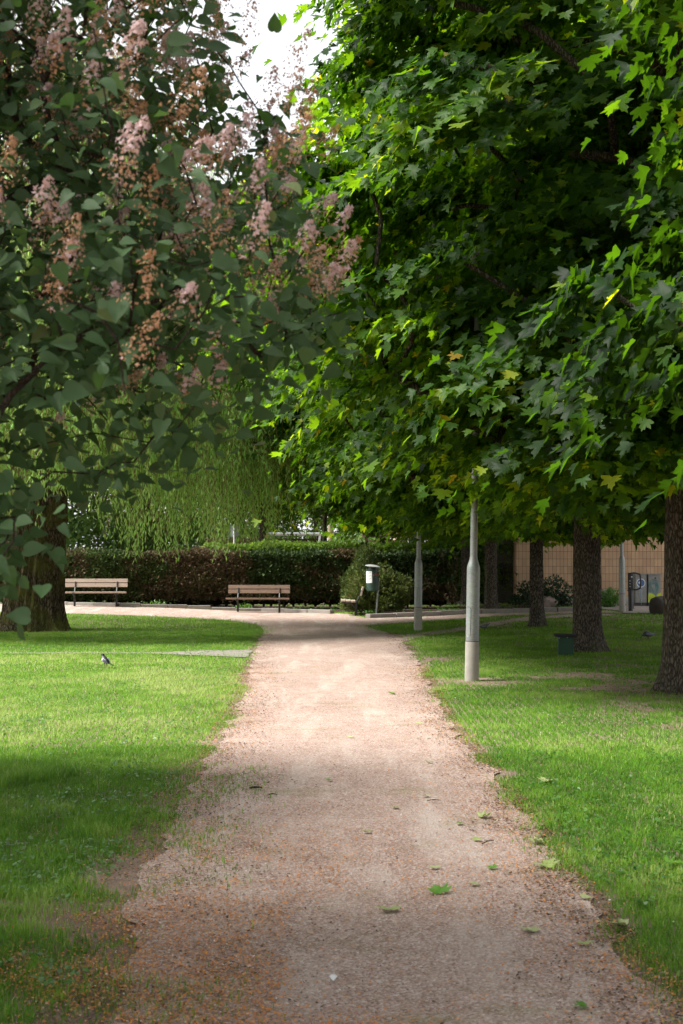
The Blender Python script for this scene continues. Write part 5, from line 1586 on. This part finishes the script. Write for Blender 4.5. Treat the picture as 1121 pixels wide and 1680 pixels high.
def boulder(px, py, dims, mt, label, seed):
    x, y = G(px, py)
    bm = bmesh.new(); bmesh.ops.create_icosphere(bm, subdivisions=4, radius=1.0)
    r = random.Random(seed); ph = [r.uniform(0, 6) for _ in range(6)]
    for v in bm.verts:
        c = v.co
        k = 1 + .12 * math.sin(2.3 * c.x + ph[0]) * math.cos(2.1 * c.y + ph[1]) + .08 * math.sin(4 * c.z + ph[2] + 2 * c.x) + .03 * math.sin(9 * c.x + ph[3]) * math.sin(8 * c.z + ph[4])
        v.co = Vector((c.x * dims[0], c.y * dims[1], c.z * dims[2])) * k
    me = bpy.data.meshes.new('boulder'); bm.to_mesh(me); bm.free()
    o = link('boulder', me, mt, smooth=True); o.location = gp(x, y, dims[2] * .55)
    tag(o, label, 'boulder')
boulder(896, 997, (.34, .28, .22), M['boulder'], 'pinkish boulder partly behind the slim maple trunk', 1)
boulder(1082, 1008, (.30, .28, .34), M['boulderdark'], 'dark rounded boulder against the edge trunk in front of the cabinet', 2)
def stone_block():
    p = at(992, 985, 44.5)
    o = MB().box((0, 0, .24), (.42, .3, .5), Matrix.Rotation(R(6), 3, 'Z'), .04).build('stone_block', M['stone']); o.location = gp(p.x, 44.5); tag(o, 'pale stone block behind the small shrub by the wall', 'stone')
stone_block()

# ------------------------------------------------------------------ playground and houses beyond
def fence(x0, x1, Yf, top, low, mt, label, rail_top=True, pk=.09, gap=.05):
    e = empty('slat_fence', gp((x0 + x1) / 2, Yf), label, 'fence'); ox = e.location.x; oz = e.location.z
    mb = MB(); x = x0
    while x < x1:
        mb.box((x - ox, 0, (top + low) / 2 - oz), (pk, .025, top - low)); x += pk + gap
    mb.build('slats', mt, e)
    r_ = MB(); r_.box(((x0 + x1) / 2 - ox, -.035, top - oz + .02), (x1 - x0 + .1, .10, .07)); r_.box(((x0 + x1) / 2 - ox, .03, (top + low) / 2 - oz), (x1 - x0, .03, .09)); r_.build('rails', mt, e)
    x = x0
    while x <= x1 + .01:
        MB().box((x - ox, .07, top / 2 - oz), (.12, .12, top + .1)).build('post', mt, e); x += (x1 - x0) / max(1, round((x1 - x0) / 2.2))
Yf = 54.0
z_ = lambda py, Y_: at(560, py, Y_).z
fence(at(340, 890, Yf).x, at(519, 890, Yf).x, Yf, z_(886, Yf), z_(886, Yf) - 1.2, M['fence_dark'], 'dark brown slatted wooden fence behind the hedge below the swing')
fence(at(523, 890, 57).x, at(662, 890, 57).x, 57, z_(892.5, 57), z_(892, 57) - 1.0, M['fence_grey'], 'greyish wooden fence right of the young tree', pk=.11, gap=.06)
def swing():
    Ys = 62; x0 = at(440, 877, Ys).x; x1 = at(529, 877, Ys).x; zt = z_(876.5, Ys)
    e = empty('swing_frame', gp((x0 + x1) / 2, Ys), 'white metal swing frame with a long horizontal bar above the fence', 'swing'); ox = e.location.x
    MB().tube([(x0 - ox, 0, zt), (x1 - ox, 0, zt)], .075, 12).build('top_bar', M['white'], e, smooth=True)
    for x, s in ((x0 + .1, -1), (x1 - .1, 1)):
        for d in (-1, 1): MB().tube([(x - ox, 0, zt - .03), (x - ox - s * .35, d * 1.1, 0)], .045, 10).build('leg', M['white'], e, smooth=True)
    for x in (-.7, .7):
        for d in (-.22, .22): MB().tube([(x + d, 0, zt), (x + d, 0, .55)], .012, 6).build('chain', M['galv'], e)
        MB().box((x, 0, .52), (.5, .2, .04), None, .01).build('seat', M['wire'], e)
    for x, l in ((x0 - .12, 'orange playground post at the left end of the swing bar'), (x1 + .1, 'orange playground post at the right end of the swing bar')):
        o = MB().tube([(0, 0, 0), (0, 0, zt + .05)], .09, 12).build('playground_post', M['orange'], smooth=True); o.location = gp(x, Ys - .3); tag(o, l, 'post')
swing()
p = at(543, 893, 58.5)
o = MB().lathe([(.13, 0), (.125, z_(862, 58.5)), (.09, z_(862, 58.5) + .02)], 20).build('wooden_post', M['cream'], smooth=True); o.location = gp(p.x, 58.5); tag(o, 'thick cream wooden post right of the young tree', 'post')
def board():
    Yb = 50.5; x0 = at(375, 875, Yb).x; x1 = at(392, 875, Yb).x; zt = z_(866, Yb); zb = z_(884, Yb)
    e = empty('notice_board', gp((x0 + x1) / 2, Yb), 'grey sign board seen from behind above the hedge', 'sign')
    w = x1 - x0
    MB().box((-w * .23, 0, (zt + zb) / 2), (w * .5, .03, zt - zb), None, .004).build('panel', M['boardgrey'], e)
    MB().box((w * .27, .01, (zt + zb) / 2), (w * .44, .03, zt - zb - .02), None, .004).build('panel', M['boardgrey'], e)
    MB().tube([(0.02, -.03, 0), (0.02, -.03, zt + .04)], .028, 10).build('pole', M['white'], e, smooth=True)
board()
def house():
    Yh = 72; x0 = at(655, 880, Yh).x; x1 = at(835, 880, Yh).x
    e = empty('pink_house', gp((x0 + x1) / 2, Yh + 4), 'pale pink rendered house glimpsed between the maple trunks', 'house'); ox = e.location.x
    MB().box((0, 0, 2.6), (x1 - x0, 8, 5.2)).build('wall', M['housepink'], e)
    mb = MB(); w = (x1 - x0) / 2 + .4
    mb.add([(-w, -4.5, 5.2), (w, -4.5, 5.2), (w, 4.5, 5.2), (-w, 4.5, 5.2), (-w, 0, 7.4), (w, 0, 7.4)], [(0, 1, 5, 4), (2, 3, 4, 5), (1, 2, 5), (3, 0, 4), (3, 2, 1, 0)]); mb.build('roof', M['rooftile'], e)
    for x in (-1.9, -.2, 1.5):
        f = MB().box((x, -4.02, 2.3), (1.0, .06, 1.5), None, .01).build('window', M['housewhite'], e)
        MB().box((x, -4.06, 2.3), (.8, .02, 1.3)).build('pane', M['glass_dark'], f)
house()
def pavilion():
    Yp = 66; x0 = at(598, 885, Yp).x; x1 = at(668, 885, Yp).x
    e = empty('timber_shelter', gp((x0 + x1) / 2, Yp + 1.2), 'low brown timber shelter behind the greyish fence', 'shelter'); w = x1 - x0
    zt = z_(878, Yp)
    for sx in (-1, 1):
        for sy in (-1, 1): MB().box((sx * (w / 2 - .1), sy * 1.0, zt / 2), (.12, .12, zt)).build('post', M['wood_brown'], e)
    MB().box((0, 0, zt + .05), (w + .2, 2.6, .14), Matrix.Rotation(R(3), 3, 'X'), .01).build('roof', M['wood_brown'], e)
    MB().box((0, -1.0, zt - .45), (w - .3, .05, .45)).build('side_boards', M['wood_old'], e)
pavilion()
